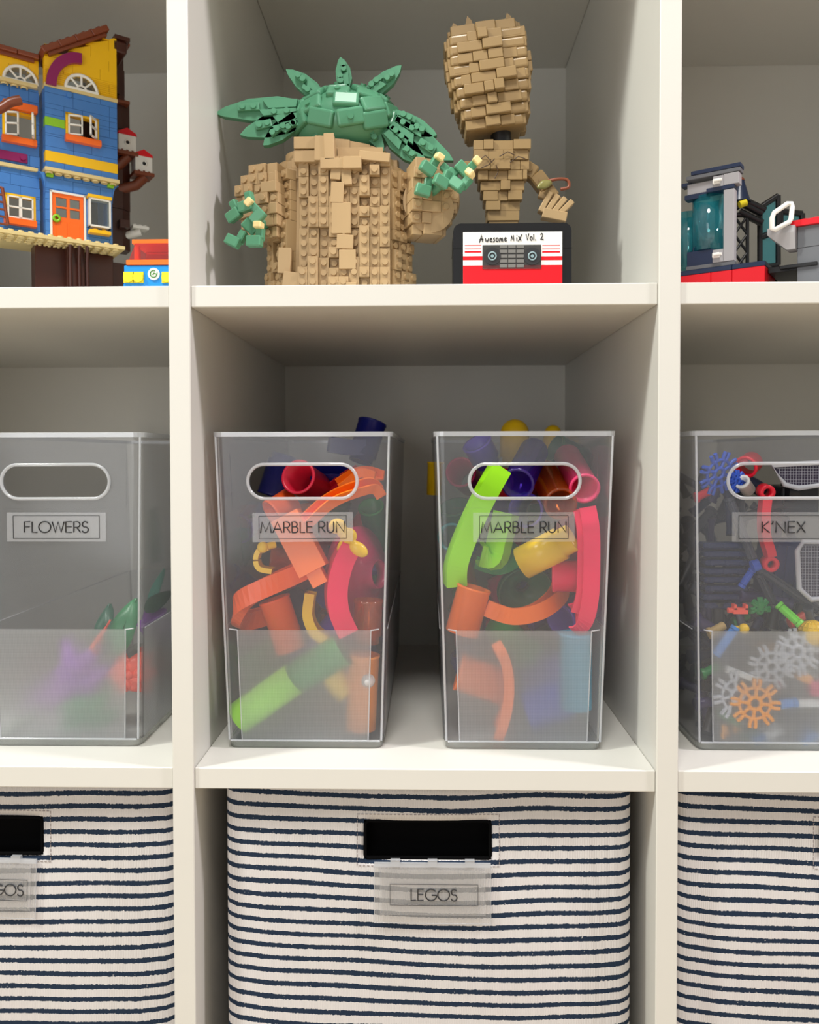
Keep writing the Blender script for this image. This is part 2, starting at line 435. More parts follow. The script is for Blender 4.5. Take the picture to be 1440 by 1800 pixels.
#@@CONTENT@@
# ------------------------------------------------------------------ marble run pieces
def V3(p): return at(*p)
def tubeM(mb, p, q, r, neck=.006, n=32, th=.0016, ring=True):
    p, q = Vector(p), Vector(q); L = (q-p).length; k = r*.84
    if neck and L > neck*2:
        prof = [(r, 0), (r, L-neck), (k, L-neck), (k, L), (k-th, L), (k-th, L-neck), (r-th, L-neck-.001), (r-th, 0)]
    else: prof = [(r, 0), (r, L), (r-th, L), (r-th, 0)]
    if ring: prof = [(r+.0006, 0), (r+.0006, .0018), (r, .0022)] + prof[1:]
    mb.lathe(prof, p, q-p, n=n, closed=True)
PL = dict(orange=(255, 118, 26), dorange=(255, 98, 30), lorange=(255, 150, 60), red=(200, 24, 44), crimson=(205, 30, 60), pink=(250, 40, 92), magenta=(205, 24, 96),
          lime=(165, 245, 30), green=(20, 150, 60), dgreen=(18, 92, 50), teal=(20, 140, 150), lightblue=(50, 165, 205), blue=(40, 60, 200), navy=(24, 30, 120), purple=(110, 60, 190),
          yellow=(250, 205, 20), violet=(96, 70, 200))
def pm(c): return mat('toy_plastic_'+c, PL[c], rough=.28, var=.02, sss=0)
clr_or = clear_mat('clear_orange_plastic', (255, 190, 120), .28, (245, 120, 40), gloss=.06)
clr_pu = clear_mat('clear_purple_plastic', (170, 140, 250), .35, (100, 50, 200), gloss=.06)
clr_mg = clear_mat('clear_magenta_plastic', (250, 110, 160), .35, (225, 20, 90), gloss=.06)
clr_yl = clear_mat('clear_yellow_plastic', (255, 230, 130), .3, (240, 190, 30), gloss=.06)
GL = 'marble run pieces in the left of the two MARBLE RUN bins'
GR = 'marble run pieces in the right of the two MARBLE RUN bins'
def tube(label, c, p, q, rp, grp, neck=.006, name='track_tube', m=None, ring=True):
    a, b = V3(p), V3(q); r = rp*(a.y+.57225)/1400
    mb = MB(); tubeM(mb, a, b, r, neck, ring=ring)
    return mb.build(name, m or pm(c), None, label, 'marble run piece', grp)
def uprof(w_, h_, t=.0014):
    return [(-w_/2, h_), (-w_/2, 0), (w_/2, 0), (w_/2, h_), (w_/2-t, h_), (w_/2-t, t), (-w_/2+t, t), (-w_/2+t, h_)]
def smooth(pts, k=6):
    out = []; n = len(pts)
    for i in range(n-1):
        p0, p1, p2, p3 = pts[max(i-1, 0)], pts[i], pts[i+1], pts[min(i+2, n-1)]
        for j in range(k):
            t = j/k
            out.append(.5*((2*p1)+(p2-p0)*t+(2*p0-5*p1+4*p2-p3)*t*t+(3*p1-p0-3*p2+p3)*t**3))
    out.append(pts[-1]); return out
def chuteM(mb, pts, up, w_, h_): mb.sweep(uprof(w_, h_), smooth([V3(p) for p in pts]), up)
def chute(label, c, pts, up, w_, h_, grp, extra=None, m=None, name='track_chute'):
    mb = MB(); chuteM(mb, pts, up, w_, h_)
    if extra: extra(mb)
    return mb.build(name, m or pm(c), None, label, 'marble run piece', grp)
def funnel(label, c, cen, ax, R, dep, grp, m=None, name='marble_funnel'):
    mb = MB(); t = .0014
    prof = [(R, 0), (R, .008), (R*.55, dep*.8), (R*.3, dep), (R*.3, dep+.008), (R*.3-t, dep+.008), (R*.3-t, dep-t), (R*.53, dep*.7), (R-t, .007), (R-t, 0)]
    mb.lathe(prof, V3(cen), ax, n=40, closed=True)
    return mb.build(name, m or pm(c), None, label, 'marble run piece', grp)

# --- left bin
tube('lime green tube lying low in the left marble run bin', 'lime', (420, 1262, .056), (518, 1192, .056), 29, GL, neck=0, ring=False)
tube('dark green tube joined to the lime tube low in the bin', 'green', (602, 1142, .058), (512, 1196, .056), 30, GL, neck=.008)
tube('orange upright tube under the orange loop, left marble run bin', 'dorange', (482, 1052, .062), (512, 1142, .062), 27, GL, neck=0)
def pegs(mb):
    for x, y in ((444, 1050), (482, 1034)): mb.cyl(at(x, y, .058), at(x-5, y-22, .058), .0030, n=14)
chute('thick orange loop of track crossing the middle of the bin, two pegs on top', 'dorange',
      [(540, 1016, .056), (490, 1040, .048), (436, 1068, .046), (414, 1096, .054), (430, 1106, .078), (490, 1092, .094)], (.35, .1, .9), .008, .015, GL, extra=pegs)
def blk(mb):
    a, b = at(503, 906, .052), at(553, 1003, .048); u = (b-a).normalized()
    mb.sweep([(-.0115, -.009), (.0115, -.009), (.0115, .009), (-.0115, .009)], [a, b], (0, -1, 0))
    mb.sweep([(-.0062, -.006), (.0062, -.006), (.0062, .006), (-.0062, .006)], [b, b+u*.012], (0, -1, 0))
mb = MB(); blk(mb); mb.build('track_block', pm('orange'), None, 'bright orange block piece with a square peg, behind the MARBLE RUN label', 'marble run piece', GL)
chute('bright pink curved track standing on edge, left marble run bin', 'pink',
      [(600, 950, .052), (583, 985, .050), (573, 1030, .050), (576, 1075, .050), (594, 1116, .054)], (1, .25, 0), .020, .016, GL)
funnel('magenta funnel disc standing at the right side of the left marble run bin', 'magenta', (622, 1010, .105), (1, -.55, .1), .041, .018, GL)
mb = MB()
mb.sphere(at(593, 925, .047), .0062, sc=(1.1, .8, 1)); mb.sphere(at(612, 942, .045), .0058, sc=(1.2, .8, 1.1)); mb.sphere(at(603, 935, .046), .005)
mb.sphere((0, 0, 0), .0085, M=Matrix.Translation(at(630, 965, .045)) @ Matrix.Rotation(math.radians(35), 4, 'Y'), sc=(1, .45, .62))
mb.sphere((0, 0, 0), .0075, M=Matrix.Translation(at(604, 958, .046)) @ Matrix.Rotation(math.radians(-60), 4, 'Y'), sc=(1, .45, .55))
mb.tube([at(612, 942, .045), at(630, 965, .045)], .0028, n=10)
mb.build('spinner', pm('yellow'), None, 'yellow spinner over the end of the RUN lettering', 'marble run piece', GL)
mb = MB()
mb.sweep([(-.006, -.002), (.006, -.002), (.006, .002), (-.006, .002)], smooth([at(x, y, .052) for x, y in ((474, 962), (458, 966), (452, 982), (458, 998), (480, 1003))]), (0, 0, 1))
mb.sphere(at(462, 962, .047), .0045); mb.tube([at(462, 962, .047), at(484, 957, .052)], .0028, n=10)
mb.build('track_clip', pm('yellow'), None, 'curled yellow clip left of the bright orange block', 'marble run piece', GL)
tube('see-through orange tube lying behind the curled yellow clip', 'orange', (475, 984, .068), (538, 990, .072), 23, GL, m=clr_or)
chute('yellow curved track beside the pink one, left marble run bin', 'yellow', [(538, 1040, .064), (534, 1080, .064), (546, 1112, .064), (570, 1132, .064)], (1, 0, .3), .014, .008, GL)
tube('crimson tube with its open end facing out of the left bin handle', 'crimson', (524, 838, .066), (578, 872, .135), 30, GL, neck=.012)
tube('dark blue tube standing behind the handle of the left marble run bin', 'navy', (478, 872, .13), (500, 800, .135), 26, GL)
chute('dark blue track seen through the right of the handle, left bin', 'navy', [(552, 850, .115), (590, 846, .115), (612, 862, .12)], (0, -.5, 1), .02, .012, GL)
def ntop(mb): tubeM(mb, at(655, 742, .25), at(634, 812, .24), .0145, .006)
chute('dark blue piece sticking up above the rim of the left marble run bin', 'navy', [(640, 800, .24), (610, 800, .235), (576, 795, .23)], (0, 0, 1), .022, .016, GL, extra=ntop)
chute('dark red straight track behind the orange curve, left bin', 'red', [(584, 868, .098), (612, 846, .105), (636, 832, .12)], (0, -.6, 1), .014, .006, GL)
def sec(mb): chuteM(mb, [(666, 845, .075), (636, 838, .085), (600, 860, .085)], (.3, -.3, 1), .012, .008)
chute('long orange curved track rising to the right under the handle of the left bin', 'orange',
      [(660, 872, .062), (650, 862, .056), (625, 868, .048), (580, 890, .050), (540, 925, .054)], (.3, -.5, .8), .010, .009, GL, extra=sec)
tube('round orange elbow tube tucked above the bright orange block', 'dorange', (478, 905, .074), (514, 882, .085), 27, GL, neck=0)
tube('see-through pinkish orange tube at the right side, left bin', 'orange', (648, 1054, .060), (645, 1130, .060), 25, GL, m=clr_or)
tube('pale orange tube standing in the lower right corner, left bin', 'lorange', (640, 1150, .066), (634, 1280, .066), 27, GL, neck=0)
tube('short yellow tube between the green tube and the corner, left bin', 'yellow', (580, 1178, .072), (612, 1222, .066), 22, GL)
mb = MB(); c = at(647, 1198, .0412); mb.sphere(c+Vector((0, .002, 0)), .0054, n=28, m_=18)
gm = bpy.data.materials.new('marble_glass'); gm.use_nodes = True; b = gm.node_tree.nodes['Principled BSDF']
b.inputs['Transmission Weight'].default_value = .6; b.inputs['Roughness'].default_value = .04; b.inputs['Base Color'].default_value = (.9, .93, .95, 1); b.inputs['IOR'].default_value = 1.5
mb.build('glass_marble', gm, None, 'clear glass marble low in the corner of the left marble run bin', 'marble')
tube('dark green tube in the shade at the left, left marble run bin', 'dgreen', (420, 900, .16), (412, 990, .17), 28, GL)
tube('purple tube in the shade behind the left of the label, left bin', 'purple', (420, 930, .15), (450, 900, .20), 26, GL)
tube('dark blue tube in the shade below the yellow clip, left bin', 'navy', (400, 1015, .12), (470, 1060, .15), 26, GL)
tube('green tube under the orange upright tube, low in the left bin', 'green', (430, 1180, .11), (500, 1140, .13), 28, GL)
tube('lime tube lying across the bottom behind the lime one, left bin', 'dgreen', (430, 1290, .13), (560, 1280, .14), 28, GL)
tube('green tube behind the magenta funnel, left marble run bin', 'green', (652, 890, .13), (668, 960, .16), 22, GL)
tube('orange tube lying across the bottom at the back, left bin', 'orange', (560, 1250, .17), (640, 1260, .18), 28, GL)
tube('magenta tube in the shade behind the pegs, left bin', 'magenta', (500, 1010, .13), (560, 960, .17), 28, GL)
tube('purple tube in the shade behind the orange upright tube, left bin', 'purple', (540, 1170, .12), (600, 1090, .16), 28, GL)

# --- right bin
chute('lime green straight track leaning across the handle of the right bin', 'lime',
      [(884, 822, .056), (852, 880, .050), (820, 950, .052), (805, 996, .052), (804, 1032, .055)], (-.25, 1, 0), .0165, .012, GR)
chute('lime green short track behind the leaning lime one, right bin', 'lime', [(884, 900, .082), (872, 950, .080), (864, 978, .078), (846, 978, .076)], (.6, .8, 0), .018, .012, GR)
tube('see-through purple tube with its open end at the handle, right bin', 'purple', (910, 851, .060), (940, 790, .14), 28, GR, m=clr_pu)
tube('see-through orange tube with its open end right of centre, right bin', 'orange', (986, 886, .060), (955, 830, .14), 28, GR, m=clr_or)
tube('see-through magenta tube with its open end by the right edge of the handle', 'magenta', (1028, 859, .064), (996, 800, .15), 26, GR, m=mat('toy_plastic_rose', (245, 60, 120), rough=.28))
def pt2(mb):
    chuteM(mb, [(1041, 893, .050), (1048, 930, .048), (1049, 990, .047), (1047, 1045, .047), (1037, 1083, .050)], (-1, 0, .12), .0022, .0150)
    tubeM(mb, at(972, 1012, .066), at(1036, 1014, .060), .0125, 0)
chute('bright pink curved track on edge with a side tube, right bin', 'pink',
      [(1042, 890, .056), (1049, 930, .054), (1050, 990, .053), (1048, 1045, .053), (1038, 1085, .056), (1014, 1096, .062)], (-1, 0, .12), .022, .013, GR, extra=pt2)
tube('yellow tube with a notched end under the label, right bin', 'yellow', (918, 990, .064), (1006, 945, .050), 29, GR, neck=.010, ring=False)
def elb(mb): tubeM(mb, at(834, 1032, .055), at(812, 1112, .055), .0132, 0)
chute('orange tube joined to a wide orange curved track, right bin', 'orange',
      [(850, 1082, .058), (900, 1098, .056), (950, 1088, .062), (985, 1058, .082), (990, 1020, .115)], (-.15, .15, 1), .012, .013, GR, extra=elb)
tube('purple tube in the shade behind the label, right bin', 'violet', (924, 897, .095), (950, 900, .15), 30, GR, neck=0)
funnel('dark green funnel in the shade below the yellow tube, right bin', 'dgreen', (925, 1044, .11), (-.1, 1, .3), .024, .014, GR)
chute('green track in the shade left of the yellow tube, right bin', 'green', [(840, 990, .115), (880, 1000, .11), (920, 975, .11)], (0, -.4, 1), .02, .012, GR)
tube('teal tube with open end by the left wall, right bin', 'teal', (794, 944, .12), (806, 950, .19), 24, GR)
tube('pale blue upright tube in the lower right corner, right bin', 'lightblue', (1012, 1112, .060), (1012, 1244, .060), 28, GR, neck=0)
chute('orange curved blade of track low in the right bin', 'orange',
      [(880, 1128, .060), (899, 1165, .054), (904, 1210, .052), (897, 1255, .054), (884, 1292, .058)], (-1, .1, 0), .020, .008, GR)
tube('fat orange tube lying low by the left wall, right bin', 'orange', (806, 1180, .068), (888, 1208, .066), 32, GR, neck=0)
tube('blue violet tube lying at the bottom, right bin', 'blue', (925, 1250, .080), (1000, 1225, .078), 34, GR, neck=0)
tube('blue violet tube behind the pale blue one, right bin', 'violet', (930, 1190, .12), (1000, 1170, .10), 28, GR)
tube('green tube showing below the wide orange track, right bin', 'green', (930, 1150, .09), (870, 1100, .12), 28, GR)
tube('dark green tube top right behind the magenta one, right bin', 'dgreen', (975, 788, .16), (1030, 815, .17), 26, GR)
tube('purple tube top left behind the lime track, right bin', 'violet', (838, 778, .13), (858, 815, .14), 26, GR)
mb = MB(); mb.sphere(at(905, 762, .23), .0145); tubeM(mb, at(905, 762, .23), at(903, 815, .23), .0145, .006); mb.build('domed_track_piece', pm('yellow'), None, 'yellow domed piece sticking up above the right bin rim', 'marble run piece', GR)
mb = MB(); mb.sphere(at(972, 762, .27), .009); tubeM(mb, at(972, 762, .27), at(965, 800, .27), .009, .004); mb.build('domed_track_piece', pm('yellow'), None, 'small yellow knob just above the rim of the right bin', 'marble run piece', GR)
tube('yellow tube against the left wall of the right bin, towards the back', 'yellow', (766, 812, .225), (764, 870, .225), 14, GR, neck=0)
tube('magenta tube in the shade top left, right bin', 'magenta', (810, 830, .17), (830, 850, .23), 26, GR)
tube('green tube in the shade left of the lime track, right bin', 'dgreen', (800, 890, .13), (815, 960, .15), 28, GR)
tube('magenta tube in the shade behind the pink curve, right bin', 'magenta', (1000, 930, .11), (1030, 980, .14), 28, GR)
tube('purple tube in the shade above the pale blue one, right bin', 'purple', (985, 1090, .12), (1040, 1060, .16), 28, GR)
tube('dark green tube at the bottom back, right bin', 'dgreen', (840, 1270, .14), (960, 1285, .15), 28, GR)
tube('dark red tube behind the open end of the purple one, right bin', 'red', (880, 850, .15), (950, 860, .19), 28, GR)

fc_ = ['navy', 'purple', 'dgreen', 'red', 'orange', 'magenta', 'blue', 'green']
cn_ = dict(navy='dark blue', purple='purple', dgreen='dark green', red='red', orange='orange', magenta='magenta', blue='blue', green='green')
for side, cx_, grp_ in (('left', .0755, 'left marble run bin'), ('right', .2445, 'right marble run bin')):
    for i in range(24):
        c = fc_[(i*3+(side == 'left')) % 8]; Yf = .205+.115*((i*7) % 24)/24; zf = .022+.155*((i*5) % 24)/24
        X = cx_+((i % 3)-1)*.036; a_ = rnd.uniform(0, PI); d = Vector((math.cos(a_)*.5, rnd.uniform(-.3, .3), math.sin(a_)))*.019
        mb = MB(); tubeM(mb, Vector((X, Yf, zf))-d, Vector((X, Yf, zf))+d, .0125, .005, n=20)
        mb.build('track_tube', pm(c), None, cn_[c]+' tube deep at the back of the '+grp_, 'marble run piece', cn_[c]+' tubes at the back of the '+grp_)
# ------------------------------------------------------------------ flower bin contents
def leafM(mb, base, tip, wd, bend=(0, -.01, 0), wav=.0015, n=10, fold=.25):
    base, tip = Vector(base), Vector(tip); ax = tip-base; nrm = Vector((0, -1, 0)); sd = ax.cross(nrm).normalized()
    top, bot = [], []
    for i in range(n+1):
        t = i/n; c = base+ax*t+Vector(bend)*math.sin(PI*t); w_ = wd*(math.sin(PI*min(1, t*.92+.06))**.7)
        for j in (-1, -.5, 0, .5, 1):
            top.append(c+sd*w_*j+nrm*(abs(j)*fold*-w_+wav*math.sin(9*t+j*3)))
    bot = [p+Vector((0, .0012, 0)) for p in top]; fs = []; k = len(top)
    for i in range(n):
        for j in range(4):
            a = i*5+j; fs += [(a, a+1, a+6, a+5), (k+a+5, k+a+6, k+a+1, k+a)]
        for j in (0, 4):
            a = i*5+j; fs.append((a, a+5, k+a+5, k+a))
    fs += [(0, 1, 2, 3, 4, k+4, k+3, k+2, k+1, k), tuple([n*5+j for j in range(5)]+[k+n*5+4-j for j in range(5)])]
    mb.add(top+bot, fs, True)
GF = 'plastic flower pieces in the FLOWERS bin'
def leaf(label, c, base, tip, wpx, name='toy_leaf'):
    a, b = V3(base), V3(tip); mb = MB(); leafM(mb, a, b, wpx*(a.y+.572)/1400)
    mb.tube([a, (a+b)/2+Vector((0, -.0105, 0)), b], .0009, n=6)
    return mb.build(name, mat('toy_leaf_'+c, {'green': (40, 130, 80), 'dgreen': (22, 92, 70), 'teal': (90, 190, 170), 'purple': (150, 70, 190), 'coral': (245, 90, 70), 'lilac': (190, 120, 215)}[c], rough=.35), None, label, 'flower toy piece', GF)
leaf('wavy green leaf standing at the right of the flowers bin', 'green', (205, 1150, .07), (240, 1052, .08), 22)
leaf('dark green leaf with jagged outline left of the wavy one', 'dgreen', (186, 1150, .09), (192, 1062, .10), 17)
leaf('narrow coral stem leaf between the green leaves', 'coral', (176, 1140, .065), (194, 1090, .065), 3)
leaf('small coral tip beside the dark green leaf', 'coral', (172, 1150, .06), (172, 1118, .06), 4)
leaf('purple petal poking above the textured band', 'purple', (150, 1190, .065), (112, 1120, .075), 15)
leaf('pale teal leaf seen through the side of the flowers bin', 'teal', (262, 1090, .20), (288, 1000, .22), 9)
leaf('dark teal leaf low against the side of the flowers bin', 'dgreen', (255, 1075, .17), (300, 1040, .20), 14)
def blossom(label, c, p, rp, n=6, name='toy_blossom'):
    a = V3(p); R = rp*(a.y+.572)/1400; mb = MB()
    for i in range(n):
        t = 2*PI*i/n; leafM(mb, a, a+Vector((math.cos(t)*R, .3*R, math.sin(t)*R)), R*.34, bend=(0, -.006, 0))
    mb.sphere(a+Vector((0, -.002, 0)), R*.2)
    return mb.build(name, MATS['toy_leaf_'+c], None, label, 'flower toy piece', GF)
mat('toy_leaf_lilac', (190, 120, 215), rough=.35)
blossom('purple blossom blurred behind the textured band, flowers bin', 'purple', (140, 1185, .085), 52)
blossom('coral blossom at the right end behind the textured band', 'coral', (228, 1185, .075), 42)
blossom('green leaf rosette at the bottom of the flowers bin', 'green', (150, 1262, .085), 55, n=7)
blossom('lilac blossom right of the green rosette', 'lilac', (100, 1230, .15), 50)
blossom('purple blossom seen through the side of the flowers bin', 'purple', (270, 1100, .18), 34)
blossom('coral blossom low towards the back of the flowers bin', 'coral', (262, 1170, .24), 36)

# ------------------------------------------------------------------ construction rods bin contents
GK = 'rods and connectors in the right cube bin'
KC = dict(blue=(50, 90, 200), red=(225, 25, 50), grey=(190, 192, 200), dgrey=(62, 66, 78), black=(24, 25, 30), yellow=(250, 205, 20), lime=(120, 225, 60), green=(20, 130, 60),
          white=(232, 232, 230), orange=(250, 165, 40), lblue=(60, 140, 220), coral=(250, 95, 75), navy=(30, 40, 80), tan=(200, 170, 110), pink=(215, 40, 100), purple=(60, 50, 95))
def km(c): return mat('rod_plastic_'+c, KC[c], rough=.35, var=.02)
def rod(label, c, p, q, r=.0019, name='toy_rod', share=None):
    a, b = V3(p), V3(q); mb = MB(); u = (b-a).normalized()
    mb.cyl(a+u*.003, b-u*.003, r*.8, n=12); mb.cyl(a, a+u*.0025, r*1.15, n=12); mb.cyl(b-u*.0025, b, r*1.15, n=12)
    mb.cyl(a, b, r*.55, n=10)
    e = u.orthogonal(); 
    for k in range(2):
        mb.sweep([(-r*.3, -r), (r*.3, -r), (r*.3, r), (-r*.3, r)], [a+u*.003, b-u*.003], [e, e] if k else [e.cross(u)]*2)
    return mb.build(name, km(c), None, label, 'construction toy rod', share or GK)
def flakeM(mb, M, R, n0=0, n1=8, tot=8, r=.0011):
    mb.tube([(R*.25*math.cos(2*PI*i/16), 0, R*.25*math.sin(2*PI*i/16)) for i in range(16)], r*1.1, n=6, closed=True, M=M)
    for i in range(n0, n1):
        t = 2*PI*i/tot; c, s_ = math.cos(t), math.sin(t)
        for d in (-.13, .13):
            mb.tube([((R*k)*math.cos(t+d*f), 0, (R*k)*math.sin(t+d*f)) for k, f in ((.62, .9), (.8, 1.15), (1.0, .85))], r, n=6, M=M)
        mb.tube([(R*.25*c, 0, R*.25*s_), (R*.64*c, 0, R*.64*s_)], r, n=6, M=M)
        mb.tube([(R*.62*math.cos(t+d), 0, R*.62*math.sin(t+d)) for d in (-.14, 0, .14)], r, n=6, M=M)
        if i < n1-1 or n1-n0 == tot:
            mb.tube([(R*.62*math.cos(t+k), 0, R*.62*math.sin(t+k)) for k in (.12, PI/tot, 2*PI/tot-.12)], r*.8, n=6, M=M)
def flake(label, c, p, rp, rot=0, tx=0, tz=0, n0=0, n1=8, name='snowflake_connector'):
    a = V3(p); R = rp*(a.y+.572)/1400; mb = MB()
    flakeM(mb, Matrix.Translation(a) @ Matrix.Rotation(tz, 4, 'Z') @ Matrix.Rotation(tx, 4, 'X') @ Matrix.Rotation(rot, 4, 'Y'), R, n0, n1, r=.0016)
    return mb.build(name, km(c), None, label, 'construction toy connector', GK)
FR = .0015
flake('blue snowflake connector at the left of the handle, right cube bin', 'blue', (1264, 832, .062), 40, .2, .3, .4)
mb = MB(); flakeM(mb, Matrix.Translation(at(1296, 846, .058)) @ Matrix.Rotation(.5, 4, 'Z'), .009, r=.0014); mb.build('small_connector', km('blue'), None, 'small blue connector inside the left end of the handle', 'construction toy connector', GK)
mb = MB(); tubeM(mb, at(1304, 846, .055), at(1316, 862, .062), .0055, 0); mb.build('wheel_hub', km('white'), None, 'white hub inside the left end of the handle', 'construction toy connector', GK)
mb = MB(); tubeM(mb, at(1310, 822, .062), at(1322, 812, .075), .0085, 0); mb.sweep([(-.005, -.003), (.005, -.003), (.005, .003), (-.005, .003)], [at(1290, 815, .075), at(1315, 808, .07)], (0, 0, 1))
mb.build('toy_bracket', km('red'), None, 'red ring bracket at the top left of the handle', 'construction toy connector', GK)
mb = MB()
pts = smooth([at(x, y, .048) for x, y in ((1346, 876), (1343, 905), (1344, 940), (1352, 968), (1354, 978))])
mb.sweep([(-.0034, -.0045), (.0034, -.0045), (.0034, .0045), (-.0034, .0045)], pts, (0, -1, 0))
for x, y in ((1346, 864), (1353, 990)):
    c = at(x, y, .048); mb.lathe([(.0058, -.0045), (.0058, .0045), (.0032, .0045), (.0032, -.0045)], c, (0, 1, .15), closed=True)
mb.build('toy_link_arm', km('red'), None, 'long red arm with a ring at each end hanging from the handle', 'construction toy connector', GK)
def panel(label, poly, Y, nm='solar_panel'):
    cx = sum(p[0] for p in poly)/len(poly); cy = sum(p[1] for p in poly)/len(poly)
    q = [at(x, y, Y) for x, y in poly]; c = at(cx, cy, Y)
    root = empty(nm, label, 'construction toy panel', c, 0, GK)
    loc = [(p.x-c.x, p.z-c.z) for p in q]
    f = MB(); f.tube([(a, 0, b) for a, b in loc], .0021, n=8, closed=True); f.build('frame', km('grey'), root)
    s_ = MB(); s_.prism([(a*.97, b*.97) for a, b in loc], .0006, .0018)
    s_.build('cell_sheet', mat('cell_sheet', (44, 34, 58), rough=.3), root)
    g = MB(); x0, x1 = min(a for a, b in loc), max(a for a, b in loc); z0, z1 = min(b for a, b in loc), max(b for a, b in loc)
    def inside(x, z):
        r_ = False; n = len(loc)
        for i in range(n):
            (xa, za), (xb, zb) = loc[i], loc[(i+1) % n]
            if (za > z) != (zb > z) and x < (xb-xa)*(z-za)/(zb-za)+xa: r_ = not r_
        return r_
    k = .0022
    x = x0+k
    while x < x1:
        z = z0
        while z < z1:
            if inside(x*1.08, z*1.08) and inside(x*1.08, (z+k)*1.08): g.box((x, .0004, z+k/2), (.0002, .0002, k))
            if inside(x*1.08, z*1.08) and inside((x+k)*1.08, z*1.08): g.box((x+k/2, .0004, z), (k, .0002, .0002))
            z += k
        x += k
    g.build('grid_line', km('grey'), root)
    return root
panel('dark gridded panel with a grey frame seen in the handle opening', [(1356, 818), (1455, 812), (1462, 850), (1404, 858), (1380, 852)], .062)
panel('dark gridded panel with a grey frame, standing below the label', [(1412, 952), (1475, 954), (1482, 1048), (1426, 1054), (1405, 1034), (1402, 968)], .050)
rod('dark grey rod running down from the blue snowflake connector', 'dgrey', (1282, 875, .062), (1326, 988, .056), .0034)
rod('long dark grey rod slanting down to the right below the label', 'dgrey', (1334, 1000, .062), (1442, 1074, .060), .0036)
rod('dark grey rod slanting down from the blue joint', 'dgrey', (1334, 1008, .066), (1362, 1066, .066), .0032)
rod('blue short rod at the joint of the dark grey rods', 'blue', (1303, 1032, .060), (1324, 1000, .058), .0026)
mb = MB(); mb.cyl(at(1322, 996, .053), at(1334, 992, .053), .0046, n=18); mb.sphere(at(1328, 994, .053), .0036); mb.build('rod_joint', km('blue'), None, 'blue joint where the dark grey rods meet', 'construction toy connector', GK)
mb = MB(); M_ = Matrix.Translation(at(1300, 1073, .05))
mb.box((0, 0, 0), (.011, .006, .0045), M=M_); mb.box((-.004, 0, .003), (.002, .006, .004), M=M_); mb.box((.0045, 0, .003), (.002, .006, .004), M=M_); mb.cyl((-.009, 0, 0), (-.005, 0, 0), .0022, n=10, M=M_)
mb.build('clip_connector', km('coral'), None, 'coral clip connector below the dark track bars', 'construction toy connector', GK)
mb = MB(); flakeM(mb, Matrix.Translation(at(1336, 1072, .056)) @ Matrix.Rotation(.4, 4, 'Z'), .010, 0, 5, 8, .0016); mb.cyl(at(1336, 1058, .055), at(1336, 1072, .056), .003, n=12)
mb.build('half_connector', km('green'), None, 'dark green fan connector left of the lime rod', 'construction toy connector', GK)
rod('lime rod slanting down toward the yellow ball', 'lime', (1368, 1062, .058), (1408, 1098, .048), .0032)
mb = MB(); c = at(1428, 1113, .056); mb.sphere(c, .0100)
for i in range(7):
    z = -.0085+i*.0028; r_ = math.sqrt(.0101**2-z*z); mb.tube([c+Vector((r_*math.cos(2*PI*k/24), r_*math.sin(2*PI*k/24), z)) for k in range(24)], .0005, n=5, closed=True)
for i in range(8):
    t = PI*i/8; mb.tube([c+Vector((.0101*math.cos(t)*math.cos(2*PI*k/24), .0101*math.sin(t)*math.cos(2*PI*k/24), .0101*math.sin(2*PI*k/24))) for k in range(24)], .0005, n=5, closed=True)
mb.build('ribbed_ball', km('yellow'), None, 'yellow ribbed ball at the right, just above the textured band', 'toy ball', GK)
rod('light blue rod leaning below the small yellow ball', 'lblue', (1294, 1102, .048), (1258, 1152, .048), .0032)
mb = MB(); mb.sphere(at(1308, 1105, .048), .0040); mb.cyl(at(1290, 1105, .052), at(1308, 1105, .048), .0022, n=10); mb.build('small_ball', km('yellow'), None, 'small yellow ball at the top of the light blue rod', 'toy ball', GK)
rod('white rod above the grey and orange snowflakes', 'white', (1277, 1176, .046), (1333, 1196, .046), .0026)
flake('pale grey half snowflake connector left of the orange one', 'grey', (1296, 1222, .0435), 44, -1.75, 0, .1, 0, 4, 'half_snowflake_connector')
flake('orange snowflake connector pressed against the textured band', 'orange', (1327, 1236, .0425), 44, .1)
flake('grey snowflake connector above the orange one', 'grey', (1356, 1172, .047), 42, .3, .15, 0)
flake('grey snowflake connector behind the other grey one, further right', 'grey', (1402, 1146, .049), 42, .6, -.1, .15)
rod('white rod at the lower right of the textured band', 'white', (1402, 1236, .046), (1445, 1236, .046), .003)
rod('light blue short rod joined to the lower right white rod', 'lblue', (1370, 1238, .046), (1400, 1234, .046), .0034)
mb = MB(); mb.box((0, 0, 0), (.011, .008, .007), M=Matrix.Translation(at(1412, 1190, .056)) @ Matrix.Rotation(.4, 4, 'Y'), bev=.001); mb.build('toy_block', km('orange'), None, 'small orange block right of the grey snowflakes', 'construction toy block', GK)
mb = MB(); mb.box((0, 0, 0), (.013, .008, .011), M=Matrix.Translation(at(1436, 1210, .054)), bev=.001); mb.build('toy_block', km('pink'), None, 'magenta block at the right edge of the textured band', 'construction toy block', GK)
mb = MB(); mb.box((0, 0, 0), (.012, .008, .008), M=Matrix.Translation(at(1374, 1204, .066)), bev=.001); mb.build('toy_block', km('pink'), None, 'magenta block behind the grey snowflakes', 'construction toy block', GK)
for i, (x, y) in enumerate(((1272, 1292), (1292, 1282))):
    mb = MB(); flakeM(mb, Matrix.Translation(at(x, y, .050+i*.008)) @ Matrix.Rotation(.8, 4, 'Z'), .008, 0, 3, 8, .0014)
    mb.build('clip_connector', km('orange'), None, ['lowest small orange clip in the bottom left corner', 'small orange clip right of the lowest one'][i], 'construction toy connector', GK)
